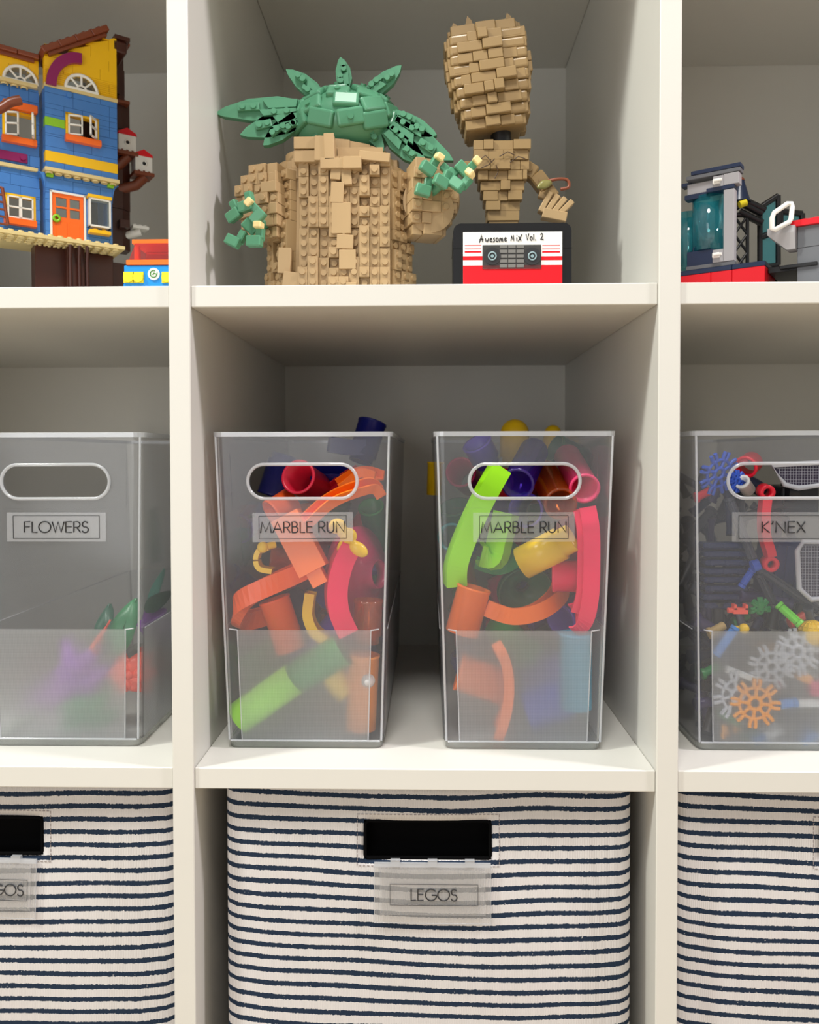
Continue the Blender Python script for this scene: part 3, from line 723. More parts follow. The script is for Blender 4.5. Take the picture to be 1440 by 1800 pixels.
mb = MB(); mb.box((0, 0, 0), (.018, .005, .006), M=Matrix.Translation(at(1282, 1262, .058)) @ Matrix.Rotation(.5, 4, 'Y'), bev=.001); mb.build('toy_block', km('green'), None, 'dark green strip left below the half snowflake', 'construction toy block', GK)
for i in range(8):   # dark track bars
    mb = MB(); y = 958+i*15
    mb.box((0, 0, 0), (.034, .012, .0046), M=Matrix.Translation(at(1272+((i % 3)-1)*2, y, .070)), bev=.0012)
    for k in (-1, 0, 1): mb.cyl((k*.012, -.0065, 0), (k*.012, .0065, 0), .0018, n=10, M=Matrix.Translation(at(1272+((i % 3)-1)*2, y, .070)))
    mb.build('track_bar', km('navy'), None, 'dark track bar in the stack at the left of the right cube bin', 'construction toy block', 'stack of dark track bars')
mb = MB(); mb.box((0, 0, 0), (.030, .04, .024), M=Matrix.Translation(at(1388, 878, .095)), bev=.002); mb.cyl(at(1380, 862, .075), at(1398, 862, .075), .009, n=20)
mb.build('toy_motor', km('black'), None, 'black motor block under the panel in the handle opening', 'construction toy motor', GK)
mb = MB(); mb.box((0, 0, 0), (.034, .03, .05), M=Matrix.Translation(at(1376, 1000, .085)) @ Matrix.Rotation(.1, 4, 'Y'), bev=.002)
for k in range(4): mb.box((-.012+k*.008, -.016, 0), (.003, .002, .04), M=Matrix.Translation(at(1376, 1000, .085)) @ Matrix.Rotation(.1, 4, 'Y'))
mb.build('toy_motor', km('navy'), None, 'dark blue ribbed box behind the slanting dark grey rods', 'construction toy motor', GK)
kc = ['dgrey', 'black', 'navy', 'dgrey', 'purple', 'navy', 'black']
lab = {'dgrey': 'dark grey rod in the pile behind the front pieces', 'black': 'black rod in the pile behind the front pieces', 'navy': 'navy rod in the pile behind the front pieces', 'purple': 'dark purple rod in the pile behind the front pieces'}
for i in range(160):
    c = kc[i % 7]; Y = rnd.uniform(.080, .26) if i < 90 else rnd.uniform(.064, .11); zz = rnd.uniform(.012, .19 if Y < .12 else .205) if i < 90 else rnd.uniform(.010, .115); X = rnd.uniform(.395, .484)
    a = rnd.uniform(0, PI); L = rnd.uniform(.012, .022); d = Vector((math.cos(a), rnd.uniform(-.5, .5), math.sin(a)))*L
    p, q = Vector((X, Y, zz))-d, Vector((X, Y, zz))+d
    lim = .061-.006*(1-zz/.24)
    for v in (p, q):
        v.x = min(max(v.x, .4395-lim), .4395+lim); v.z = min(max(v.z, .006), .215)
    mb = MB(); r = rnd.uniform(.0026, .0052); mb.cyl(p, q, r, n=10); u = (q-p).normalized()
    mb.cyl(p, p+u*.003, r*1.25, n=10); mb.cyl(q-u*.003, q, r*1.25, n=10)
    mb.build('pile_rod', km(c), None, lab[c], 'construction toy rod', 'dark rods at the back of the pile, '+c.replace('dgrey', 'dark grey').replace('purple', 'dark purple'))
for i, (c, x, y, Y) in enumerate((('green', 1250, 1180, .07), ('lblue', 1340, 1300, .06), ('white', 1362, 1290, .062), ('tan', 1262, 1108, .062), ('orange', 1352, 1135, .075), ('green', 1320, 1295, .07), ('lblue', 1424, 1300, .06), ('red', 1238, 870, .09), ('coral', 1404, 1090, .07), ('green', 1305, 1090, .075))):
    a = at(x, y, Y); mb = MB(); mb.cyl(a-Vector((.006, 0, .002)), a+Vector((.006, .004, .003)), .0034, n=14); mb.cyl(a-Vector((.0075, 0, .0025)), a-Vector((.005, 0, .0018)), .0046, n=14)
    nm_ = {'lblue': 'light blue'}.get(c, c)
    wh = ['by the left wall above the half snowflake', 'at the bottom under the orange snowflake', 'at the bottom beside the light blue one', 'left of the small yellow ball', 'between the grey snowflakes', 'at the bottom left of the light blue one', 'at the bottom right corner', 'left of the blue snowflake connector', 'left of the yellow ribbed ball', 'under the coral clip connector'][i]
    mb.build('peg_connector', km(c), None, nm_+' peg '+wh, 'construction toy connector', GK)

# ------------------------------------------------------------------ brick helpers
ZS = H+TH     # top of the upper shelf board
def bm_(key, rgb, rough=.32): return mat('brick_'+key, rgb, rough=rough, var=.015)
TAN = bm_('tan', (176, 148, 108)); DTAN = bm_('dark_tan', (150, 124, 84)); SAND = bm_('sand_green', (84, 146, 112)); CREAM = bm_('cream', (238, 214, 150))
BLK = bm_('black', (20, 20, 22)); BRN = bm_('dark_brown', (70, 34, 24)); RBRN = bm_('reddish_brown', (128, 64, 38)); BLU = bm_('medium_blue', (70, 128, 200)); YEL = bm_('yellow', (250, 196, 8))
ORG = bm_('orange', (250, 110, 22)); MAG = bm_('magenta', (140, 18, 90)); LIM = bm_('lime', (140, 200, 30)); WHT = bm_('white', (240, 238, 230)); LTAN = bm_('light_tan', (222, 200, 140))
RED = bm_('red', (225, 10, 30)); NAVY = bm_('navy', (24, 40, 70)); LGR = bm_('light_grey', (165, 163, 165)); DGR = bm_('dark_grey', (100, 102, 106)); AZ = bm_('azure', (0, 140, 225))
OLV = bm_('olive', (130, 125, 70)); YLC = bm_('lemon', (235, 215, 30))
CYAN = clear_mat('clear_cyan_brick', (190, 240, 244), .20, (60, 185, 200), gloss=.06, grough=.05)
PINKC = clear_mat('clear_pink_brick', (255, 205, 205), .16, (250, 120, 120), gloss=.05, grough=.05)
GLASS = clear_mat('clear_window_brick', (240, 245, 245), .06, (220, 230, 235), gloss=.04, grough=.05)
def brick(mb, a, b, bev=.00018): mb.b2(a, b, bev=bev)
def sbrick(mb, a, b, studs='z', pitch=.008):
    """brick with studs on top (z) or facing front (y)"""
    brick(mb, a, b)
    if studs == 'z':
        nx = max(1, round((b[0]-a[0])/pitch)); ny = max(1, round((b[1]-a[1])/pitch))
        for i in range(nx):
            for j in range(ny): mb.stud((a[0]+(i+.5)*(b[0]-a[0])/nx, a[1]+(j+.5)*(b[1]-a[1])/ny, b[2]))
    else:
        nx = max(1, round((b[0]-a[0])/pitch)); nz = max(1, round((b[2]-a[2])/pitch))
        for i in range(nx):
            for j in range(nz): mb.stud((a[0]+(i+.5)*(b[0]-a[0])/nx, a[1], a[2]+(j+.5)*(b[2]-a[2])/nz), (0, -1, 0))
def course_wall(mb, u0, u1, z0, z1, y, th, holes=(), seed=1, ch=.0096, top=None, skip=()):
    """staggered brick courses in the local XZ plane; y = front face; holes = (ua,ub,za,zb)"""
    R_ = random.Random(seed); z = z0
    while z < z1-.0005:
        zt = min(z+ch, z1); x = u0; us = [u0]
        while x < u1-.002:
            x += R_.choice((2, 3, 3, 4))*.008; us.append(min(x, u1))
        cuts = sorted({z, zt} | {h[q] for h in holes for q in (2, 3) if z+.0003 < h[q] < zt-.0003})
        for c0_, c1_ in zip(cuts[:-1], cuts[1:]):
            for p0_, p1_ in zip(us[:-1], us[1:]):
                iv = [(p0_, p1_)]
                for h in holes:
                    if h[3] > c0_+.0002 and h[2] < c1_-.0002:
                        nv = []
                        for p, q in iv:
                            if h[1] <= p or h[0] >= q: nv.append((p, q))
                            else:
                                if p < h[0]: nv.append((p, h[0]))
                                if q > h[1]: nv.append((h[1], q))
                        iv = nv
                for a, b in iv:
                    if b-a < .0006: continue
                    if top is not None:
                        tt = max(top(a), top(b))
                        if c0_ > tt: continue
                        za, zb = min(c1_, max(top(a), c0_)), min(c1_, max(top(b), c0_))
                        mb.prism([(a+.0001, c0_), (b-.0001, c0_), (b-.0001, max(zb, c0_+.0003)), (a+.0001, max(za, c0_+.0003))], y, y+th)
                    else: mb.b2((a+.0001, y, c0_+.0001), (b-.0001, y+th, c1_-.0001), bev=.0001)
        z = zt

# ------------------------------------------------------------------ tan and green brick sculpture (left of the upper middle cube)
px2m = .622/1400
Yb = .055
def sc(px, py, Y=Yb):
    p = at(px, py, Y); return p.x, p.z
bx, _ = sc(592, 400)
tree = empty('brick_sculpture', 'large studded tan brick model with a wide green top, standing left of the cassette', 'brick model', (bx, .10, ZS))
y0 = Yb-.10
R3 = random.Random(11)
body = MB()
# core, octagonal and slightly tapering; bricks with front facing studs in irregular relief
hB = .118
core = [(-.040, .004), (.042, .004), (.048, .028), (.044, .072), (-.044, .072), (-.052, .028)]
n = len(core); vs = []
for z, k in ((0, 1.06), (.05, 1.0), (hB, .90)):
    vs += [(a*k, y0+.034+(b-.028)*k, z) for a, b in core]
fs = [(j*n+i, j*n+(i+1) % n, (j+1)*n+(i+1) % n, (j+1)*n+i) for j in range(2) for i in range(n)]
body.add(vs, fs+[list(range(n)), [2*n+i for i in range(n)]])
def relief(M, cols, rows, depth, seed, wide=None, flare=0.0):
    Rr = random.Random(seed); c = 0
    while c < cols:
        r_ = 0
        while r_ < rows:
            L = min(Rr.choice((1, 1, 2, 2, 3, 4)), rows-r_); d = Rr.choice(depth)
            x = (c-cols/2)*.008; z = r_*.008; yy = -d-flare*max(0, 1-z/.045)
            body.M = M
            if wide and c in wide: brick(body, (x+.0001, yy, z+.0001), (x+.0079, .006, z+L*.008-.0001))
            else: sbrick(body, (x+.0001, yy, z+.0001), (x+.0079, .006, z+L*.008-.0001), 'y')
            r_ += L
        c += 1
    body.M = Matrix.Identity(4)
Y1 = y0+.004
relief(Matrix.Translation((.006, Y1, 0)), 9, 14, (0, .0032, .0032, .0064), 3, wide=(), flare=.006)
relief(Matrix.Translation((-.046, Y1+.010, 0)) @ Matrix.Rotation(-.75, 4, 'Z'), 3, 13, (0, .0032, .0064), 5, flare=.005)
relief(Matrix.Translation((.050, Y1+.012, 0)) @ Matrix.Rotation(.85, 4, 'Z'), 3, 13, (0, .0032), 6, flare=.003)
relief(Matrix.Translation((-.056, Y1+.036, 0)) @ Matrix.Rotation(-1.35, 4, 'Z'), 3, 9, (0, .0032), 8, flare=.004)
# smooth slope bricks running down the centre like a seam
for (x, z0_, z1_, w_, d, t) in ((.000, .092, .104, .008, .0085, .1), (.008, .088, .104, .008, .0082, -.06), (.001, .074, .090, .010, .009, .05), (.004, .050, .074, .015, .0088, 0), (.007, .038, .049, .013, .0096, .05),
                                (.009, .022, .037, .013, .0110, 0), (.002, .0, .012, .012, .013, .0), (-.034, 0, .020, .016, .011, .12), (-.041, .020, .040, .010, .007, .05), (.012, 0, .011, .008, .014, 0)):
    body.M = Matrix.Translation((x, Y1-d, (z0_+z1_)/2)) @ Matrix.Rotation(t, 4, 'Y')
    brick(body, (-w_/2, 0, -(z1_-z0_)/2), (w_/2, .012, (z1_-z0_)/2), .0003)
body.M = Matrix.Identity(4)
body.build('trunk', TAN, tree, label='tan trunk covered with outward facing studs')
# collar of curved bricks
col = MB()
def curved(mb, r, a0, a1, z0_, z1_, t=.006, cx=0, cy=.022, sy=.62, tilt=0.0):
    k = 6; pr = []
    A = [math.radians(a0+(a1-a0)*i/k) for i in range(k+1)]
    vs = []
    for a in A:
        for rr, z in ((r, z0_), (r, z1_), (r-t, z1_), (r-t, z0_)):
            vs.append((cx+rr*math.cos(a), cy+rr*sy*math.sin(a), z+tilt*math.cos(a)))
    fs = [(i*4+j, i*4+(j+1) % 4, (i+1)*4+(j+1) % 4, (i+1)*4+j) for i in range(k) for j in range(4)]
    mb.add(vs, fs+[(0, 1, 2, 3), (k*4, k*4+1, k*4+2, k*4+3)])
zc = .100
for r, segs, a, b, tl in ((.051, 9, zc, zc+.011, -.003), (.045, 8, zc+.010, zc+.020, -.002), (.037, 7, zc+.019, zc+.029, -.003)):
    for i in range(segs):
        w_ = 200/segs; s0 = 170+i*w_
        curved(col, r+R3.choice((0, .0015, .003)), s0+.4, s0+w_-.4, a+R3.uniform(-.001, .001), b+R3.uniform(0, .0015), cy=y0+.036, tilt=tl)
for (x, z, w_, h_, d, t) in ((-.024, .111, .018, .009, .002, .0), (-.024, .121, .018, .009, .001, 0), (-.012, .116, .009, .019, -.001, .03), (-.005, .117, .008, .020, -.002, -.04), (-.002, .104, .020, .008, -.002, 0), (.013, .104, .014, .009, -.003, 0), (.030, .110, .024, .007, .001, .1)):
    col.M = Matrix.Translation((x, y0-.004+d+.0045, z)) @ Matrix.Rotation(t, 4, 'Y'); brick(col, (-w_/2, -.005, -h_/2), (w_/2, .010, h_/2), .0003)
col.M = Matrix.Identity(4)
# stepped shoulders closing the gap between trunk and collar
for k in range(3):
    col.b2((-.040+k*.003, y0+.010, .098+k*.008), (.042-k*.003, y0+.062, .106+k*.008), bev=.0003)
col.build('collar', TAN, tree)
# side branches: stacked brick stubs on either side
def stub(name, cx, cz, cy, sx, w_, h_, rz):
    mb = MB(); Mx = Matrix.Translation((cx, cy, cz)) @ Matrix.Rotation(rz, 4, 'Z')
    mb.M = Mx; Rr = random.Random(int(abs(cx)*1e4))
    lay = int(h_/.0085)
    for i in range(lay):
        t = (i+.5)/lay; half = w_/2*math.sin(PI*(.14+.76*t))**.6; off = sx*.004*math.sin(PI*t)
        z = -h_/2+i*.0085; d = .013*math.sin(PI*(.15+.7*t))+.004
        x = -half+off
        while x < half+off-.001:
            L = min(Rr.choice((.008, .016)), half+off-x); dd = Rr.choice((0, .002, .0035))
            f = sbrick if Rr.random() < .45 and L > .007 else None
            if f: sbrick(mb, (x+.0001, -d-dd, z+.0001), (x+L-.0001, .012, z+.0084), 'y')
            else: brick(mb, (x+.0001, -d-dd, z+.0001), (x+L-.0001, .012, z+.0084), .0004)
            x += L
    mb.M = Matrix.Identity(4)
    return mb.build(name, TAN, tree)
gx = lambda px: sc(px, 400)[0]-bx
gz = lambda py: sc(600, py)[1]-ZS
stub('branch_stub', gx(470), gz(346), y0+.020, -1, .040, .060, -.35)
br = stub('branch_stub', gx(745), gz(342), y0+.016, 1, .038, .062, .30)
d_ = MB()     # round tan disc behind the right stub
d_.cyl((gx(758), y0+.010, gz(345)), (gx(760), y0+.018, gz(345)), .0225, n=36); d_.cyl((gx(758), y0+.002, gz(368)), (gx(758), y0+.014, gz(368)), .018, n=32)
d_.build('branch_disc', TAN, tree)
for (pts, nm_) in ((((418, 385), (440, 372), (462, 392), (445, 405), (418, 432), (456, 434)), 0), (((744, 345), (752, 310), (775, 335), (790, 322), (812, 312), (802, 340)), 1)):
    g_ = MB(); c_ = MB(); Rr = random.Random(4+nm_)
    for i, (x, y) in enumerate(pts):
        M_ = Matrix.Translation((gx(x), y0-.012-.003*(i % 3), gz(y))) @ Matrix.Rotation(Rr.uniform(-.9, .9), 4, 'Y') @ Matrix.Rotation(Rr.uniform(-.5, .5), 4, 'Z')
        g_.box((0, 0, 0), (.012, .007, .008), M=M_, bev=.0008); g_.stud((0, -.0035, 0), (0, -1, 0)) if 0 else None
        g_.box((.003, .003, .006), (.006, .006, .010), M=M_, bev=.0008)
        if (nm_ and i in (1, 4, 5)) or (not nm_ and i in (2, 5)): c_.box((.003, -.001, .012), (.0065, .0075, .005), M=M_, bev=.0008)
    g_.cyl((gx(sum(p[0] for p in pts)/6), y0-.010, gz(sum(p[1] for p in pts)/6)), (gx(470 if not nm_ else 745), y0+.010, gz(385 if not nm_ else 345)), .004, n=12)
    g = g_.build('leaf_tuft', SAND, tree); c_.build('tuft_tip', CREAM, g)
# green crown: a low heap of overlapping curved plates, with three leaf fronds to each side
cr = MB(); Rr = random.Random(21)
ccx, ccz = gx(600), gz(160); ccy = y0+.040
cr.sphere((ccx, ccy, ccz-.010), .050, n=24, m_=14, sc=(.86, .62, .52))
for row, (el, cnt, ln) in enumerate(((-8, 11, .022), (14, 10, .021), (36, 9, .019), (58, 7, .017), (80, 4, .014))):
    for i in range(cnt):
        az = math.radians(-180+360*(i+.5*(row % 2))/cnt+Rr.uniform(-5, 5)); e = math.radians(el+Rr.uniform(-4, 4))
        R0 = .046
        p = Vector((ccx+R0*.92*math.cos(e)*math.cos(az), ccy+R0*.66*math.cos(e)*math.sin(az), ccz-.010+R0*.60*math.sin(e)))
        nrm = Vector((math.cos(e)*math.cos(az)/.92, math.cos(e)*math.sin(az)/.66, math.sin(e)/.6)).normalized()
        q = nrm.to_track_quat('Y', 'Z').to_matrix().to_4x4()
        cr.box((0, 0, 0), (ln, .006, ln*.62), M=Matrix.Translation(p) @ q @ Matrix.Rotation(Rr.uniform(-.3, .3), 4, 'Y'), bev=.0022)
        if Rr.random() < .35: cr.stud(p+nrm*.003, nrm)
cr.build('crown', SAND, tree, label='rounded heap of sand green plates')
def frond(px0, py0, px1, py1, wd, dy, seed):
    a = Vector((gx(px0), ccy-.012, gz(py0))); b = Vector((gx(px1), ccy-.012+dy, gz(py1)))
    mb = MB(); u = b-a; L = u.length; ang = math.atan2(-u.z, u.x)
    mb.M = Matrix.Translation(a) @ Matrix.Rotation(math.atan2(u.y, math.hypot(u.x, u.z))*(1 if u.x > 0 else -1)*0, 4, 'Z') @ Matrix.Rotation(ang, 4, 'Y')
    poly = [(0, -wd*.28), (L*.3, -wd*.5), (L*.62, -wd*.46), (L*.88, -wd*.22), (L, 0), (L*.9, wd*.14), (L*.6, wd*.34), (L*.3, wd*.36), (0, wd*.25)]
    mb.prism([(p, q) for p, q in poly], -.003, .003)
    mb.prism([(L*.08, -wd*.30), (L*.46, -wd*.34), (L*.40, -wd*.02), (L*.1, -wd*.02)], -.0062, -.003)
    mb.prism([(L*.1, wd*.02), (L*.5, wd*.02), (L*.46, wd*.24), (L*.1, wd*.2)], -.0062, -.003)
    mb.b2((L*.5, -.0062, -wd*.26), (L*.74, -.003, wd*.02), bev=.0003)
    for k in (.56, .68): mb.stud((L*k, -.0062, -wd*.12), (0, -1, 0))
    for k in (.2, .34): mb.stud((L*k, -.0062, wd*.12), (0, -1, 0))
    mb.build('leaf_frond', SAND, tree)
frond(530, 165, 366, 172, .022, .012, 1); frond(530, 185, 410, 212, .022, .004, 2); frond(520, 180, 452, 232, .018, -.002, 3)
frond(560, 150, 500, 98, .016, -.016, 7); frond(640, 140, 700, 92, .016, -.014, 8); frond(600, 130, 594, 76, .015, -.010, 9); frond(575, 170, 560, 206, .016, -.034, 10); frond(630, 168, 650, 204, .016, -.034, 11)
frond(680, 185, 798, 262, .022, .010, 4); frond(675, 200, 752, 272, .020, .004, 5); frond(690, 178, 764, 214, .018, .014, 6)

# ------------------------------------------------------------------ cassette stand and the tan totem on it
Yc = .048
xa, za = at(797, 393, Yc).x, at(797, 393, Yc).z; xb = at(1005, 393, Yc).x
cas = empty('cassette_box', 'black brick cassette with red and white label reading Awesome Mix Vol. 2', 'toy cassette', ((xa+xb)/2, Yc, ZS))
cw = (xb-xa)/2; chh = za-ZS
mb = MB(); rr = .006
poly = [(-cw, 0), (cw, 0), (cw, chh-rr)]+[(cw-rr+rr*math.cos(t), chh-rr+rr*math.sin(t)) for t in (PI/8, PI/4, 3*PI/8)]+[(cw-rr, chh), (-cw+rr, chh)]+[(-cw+rr-rr*math.sin(t), chh-rr+rr*math.cos(t)) for t in (PI/8, PI/4, 3*PI/8)]+[(-cw, chh-rr)]
mb.prism(poly, 0, .032)
mb.b2((-cw+.0095, -.0008, .006), (cw-.0095, 0, chh-.006))
for z in (.009, .037): mb.box((0, .016, z), (2*cw+.0006, .0326, .0003))
mb.build('shell', BLK, cas)
def cp(px, py): p = at(px, py, Yc); return p.x-cas.location.x, p.z-ZS
lx0, lz1 = cp(814, 409); lx1, lz0 = cp(988, 496)
mb = MB(); mb.b2((lx0, -.0012, .004), (lx1, -.0008, lz1))
lab_ = mb.build('label', mat('paper_white', (246, 244, 238), rough=.5), cas)
rd = MB()
z1_ = cp(900, 467)[1]; rd.b2((lx0, -.0014, .0042), (lx1, -.0012, z1_))
for (ya, yb_, xa_, xb_) in ((451, 458, 814, 848), (451, 458, 951, 988), (442, 445, 817, 846), (442, 445, 953, 984), (437.5, 438.7, 817, 846), (437.5, 438.7, 953, 984), (431.5, 432.7, 817, 846), (431.5, 432.7, 953, 984)):
    a, b = cp(xa_, yb_), cp(xb_, ya); rd.b2((a[0], -.0014, a[1]), (b[0], -.0012, b[1]))
rd.build('label_stripe', mat('print_red', (228, 6, 26), rough=.4), lab_)
tx = MB(); c0 = cp(899, 418)
lettering(tx, ['a_', 'w_', 'e_', 's_', 'o_', 'm_', 'e_', ' _', 'M_', 'i_', 'x_', ' _', 'v_', 'o_', 'l_', '._', ' _', '2_'], c0[0], c0[1], .0060, .0495, -.0015, .00038, track=.06, slope=.03)
tx.build('lettering', inkm, lab_)
wn = MB(); a, b = cp(848, 474), cp(951, 431); wn.b2((a[0], -.0022, a[1]), (b[0], -.0012, b[1]), bev=.0003)
wo = wn.build('tape_window', clear_mat('clear_window_smoke', (200, 200, 200), .25, (120, 118, 115), gloss=.08), cas)
inn = MB(); inn.b2((a[0]+.0005, -.0013, a[1]+.0005), (b[0]-.0005, -.00125, b[1]-.0005))
for i in range(7):
    for j in range(5):
        if 2 <= i <= 4: inn.b2((a[0]+.0005+i*.0064, -.0026, a[1]+.001+j*.0037), (a[0]+.0062+i*.0064, -.0021, a[1]+.0035+j*.0037))
inn.build('window_insert', mat('insert_grey', (120, 118, 114), rough=.4), wo)
for x in (865, 935):
    p = cp(x, 452); mb = MB(); mb.cyl((p[0], -.0030, p[1]), (p[0], -.0020, p[1]), .0066, n=28)
    rl_ = mb.build('reel', bm_('reel_grey', (52, 52, 54)), cas)
    mb = MB(); mb.lathe([(.0034, 0), (.0034, -.0008), (.0024, -.0008), (.0024, 0)], (p[0], -.0030, p[1]), (0, 1, 0), closed=True); mb.cyl((p[0], -.0036, p[1]), (p[0], -.003, p[1]), .0013, n=14)
    mb.build('reel_hub', bm_('hub_blue_grey', (140, 165, 170)), rl_)

tot = empty('brick_totem', 'tan and olive brick model with a bulky jagged upper block, standing behind the cassette', 'brick model', (at(880, 390, .095).x, .095, ZS))
tX, tY = tot.location.x, .095
def tp(px, py, Y=tY): p = at(px, py, Y); return Vector((p.x-tX, Y-tY, p.z-ZS))
pl = MB(); c = tp(883, 385); pl.M = Matrix.Translation((c.x, 0, 0))
for i, w_ in enumerate((.022, .024, .024, .024, .026, .024, .026)):
    brick(pl, (-w_/2, -w_/2+.002, .010+i*.0098), (w_/2, w_/2, .0196+i*.0098), .0003)
pl.b2((-.014, -.014, 0), (.014, .014, .012))
pl.M = Matrix.Identity(4); pl.build('foot_column', DTAN, tot)
ur = MB(); zb_, zt_ = tp(880, 378).z, tp(880, 262).z
K = 7; hh = (zt_-zb_)/K
for i in range(K):
    t = (i+.5)/K; w_ = .026+.020*min(1, t*1.35); cxx = tp(882-3*t, 300).x; z = zb_+i*hh; Rr = random.Random(40+i)
    x = cxx-w_/2
    ur.b2((cxx-w_/2+.001, -w_*.36, z), (cxx+w_/2-.001, w_*.36, z+hh), bev=.001)
    while x < cxx+w_/2-.002:
        L = min(Rr.choice((.008, .012, .016)), cxx+w_/2-x)
        brick(ur, (x+.0001, -w_*.40-Rr.choice((0, .0012, .0024)), z+.0001), (x+L-.0001, -w_*.2, z+hh-.0001), .0003); x += L
for x in (855, 872, 895, 915): p = tp(x, 262); ur.stud((p.x, -.008, zt_-.0003))
ur.build('column', DTAN, tot)
mk = MB()      # carved dark lines on the column
for a, b, c_ in (((838, 300), (850, 290), (862, 302)), ((842, 312), (856, 306), (866, 296)), ((874, 292), (888, 284), (900, 290)), ((892, 302), (906, 292), (918, 296)), ((866, 330), (872, 318), (868, 306))):
    mk.tube([tp(x, y)+Vector((0, -.0215, 0)) for x, y in (a, b, c_)], .0004, n=5)
mk.build('printed_line', bm_('print_dark_brown', (66, 44, 24)), tot)
nk = MB(); nk.cyl(tp(882, 266), tp(880, 232), .0085, n=20); nk.build('neck', BLK, tot)
hd = MB(); Rr = random.Random(77)
c0, c1 = tp(870, 238), tp(848, 62)     # jagged block, tilted like the photo's
ax = (c1-c0); Lh = ax.length; ang = math.atan2(ax.x, ax.z)
hd.M = Matrix.Translation(c0) @ Matrix.Rotation(ang, 4, 'Y')
K = 10; h_ = Lh/K
for i in range(K):
    t = (i+.5)/K; w_ = .030+.036*math.sin(PI*min(.92, .12+.62*t))**.8
    if t > .85: w_ *= .92
    z = i*h_; dpt = w_*.40; x = -w_/2
    hd.b2((-w_/2+.002, -dpt+.002, z), (w_/2-.002, dpt, z+h_), bev=.002)
    while x < w_/2-.003:
        L = min(Rr.choice((.008, .012, .016, .020)), w_/2-x); d = Rr.choice((0, .001, .0025, .004))*(1-(abs(x+L/2)/(w_/2))**2*.6); edge = (abs(x+L/2)/(w_/2))**2*.010
        brick(hd, (x+.00012, -dpt-d+edge-.001, z+.00012), (x+L-.00012, -dpt*.3, z+h_-.00012), .0006)
        x += L
    for sgn in (-1, 1):
        for k in range(2): brick(hd, (sgn*(w_/2-.003), -dpt*.6+k*.012, z+.0002), (sgn*(w_/2+Rr.choice((.0, .002))), -dpt*.6+k*.012+.011, z+h_-.0002), .0005)
for x, hgt in ((-.024, .006), (-.012, .010), (.002, .004), (.020, .008)):
    hd.prism([(x-.005, Lh-.004), (x+.005, Lh-.004), (x+.003, Lh+hgt*.6), (x, Lh+hgt)], -.014, -.002)
hd.M = Matrix.Identity(4); hd.build('upper_block', DTAN, tot)
for pts_, r_ in ((((918, 296), (940, 310), (960, 336)), .0062), (((960, 336), (972, 352), (976, 376)), .0058)):
    b_ = MB(); P_ = [tp(*p)+Vector((0, -.002, 0)) for p in pts_]
    for a, b in zip(P_[:-1], P_[1:]):
        u = b-a; b_.box((0, 0, 0), (r_*2, r_*1.8, u.length*1.02), M=Matrix.Translation((a+b)/2) @ Matrix.Rotation(math.atan2(u.x, u.z), 4, 'Y'), bev=.0012)
        b_.stud((a+b)/2+Vector((0, -r_*.9, 0)), (0, -1, 0))
    b_.build('branch', DTAN, tot)
tw = MB()
for k in range(4):
    a, b = tp(950+k*11, 372+k*3), tp(963+k*11, 350+k*5)
    u = b-a; tw.box((0, -.006, 0), (.0045, .009, .018), M=Matrix.Translation((a+b)/2) @ Matrix.Rotation(.5+.1*k, 4, 'Y'), bev=.0006)
tw.box((0, -.004, 0), (.022, .006, .006), M=Matrix.Translation(tp(968, 352)) @ Matrix.Rotation(.35, 4, 'Y'), bev=.0006)
tw.box((0, -.006, 0), (.020, .010, .008), M=Matrix.Translation(tp(972, 384)) @ Matrix.Rotation(.2, 4, 'Y'), bev=.0006)
tw.build('twig_cluster', TAN, tot)
v2 = MB(); v2.tube(smooth([tp(x, y)+Vector((0, -.010, 0)) for x, y in ((958, 326), (978, 322), (994, 324), (996, 336), (982, 340))]), .0013, n=8); v2.build('vine', RBRN, tot)
l2 = MB(); leafM(l2, tp(966, 328)+Vector((0, -.012, 0)), tp(940, 340)+Vector((0, -.014, 0)), .0035, bend=(0, -.002, 0), wav=.0003); l2.build('leaf', OLV, tot)
b_ = MB(); u0_ = tp(846, 300); u1_ = tp(818, 296); b_.box((0, 0, 0), (.016, .010, .011), M=Matrix.Translation((u0_+u1_)/2), bev=.001); b_.build('branch', DTAN, tot)

# ------------------------------------------------------------------ brick house on a trunk (upper left cube)
HA = math.radians(36); HO = Vector((-.172, .142, 0)); hu = Vector((math.cos(HA), math.sin(HA), 0)); hn = Vector((math.sin(HA), -math.cos(HA), 0))
def FP(px, py, v=0):
    d = fw*F+RT*(px-720)-UP*(py-831.44); o = HO+hn*v
    t = (o-CAMP).dot(hn)/d.dot(hn); p = CAMP+d*t
    return (p-HO).dot(hu), p.z-ZS
house = empty('toy_house', 'blue and yellow brick toy house with an orange door, built against a brown trunk', 'toy house', (HO.x, HO.y, ZS), HA)
U1 = FP(207, 300)[0]; zbase = FP(197, 438, .0)[1]
zj = FP(78, 290)[1]; zbt = FP(78, 150)[1]; zg0 = FP(78, 97)[1]; zg1 = FP(205, 66)[1]
zj = (zj+FP(207, 320)[1])/2; zbt = (zbt+FP(207, 182)[1])/2
def cf(px, py, v=0): return FP(px, py, v)
w0, w1 = cf(115, 200), cf(174, 250)
winz0, winz1 = cf(115, 240)[1], cf(115, 196)[1]
wl, wr = w0[0], w1[0]
yz0, yz1 = cf(78, 281)[1], cf(78, 263)[1]
lmz0, lmz1 = cf(80, 219)[1], cf(80, 204)[1]; lmu = cf(114, 212)[0]
mb = MB()
course_wall(mb, 0, U1, zj, zbt, 0, .008, holes=[(wl, wr, winz0, winz1), (0, U1, yz0, yz1), (0, lmu, lmz0, lmz1)], seed=2)
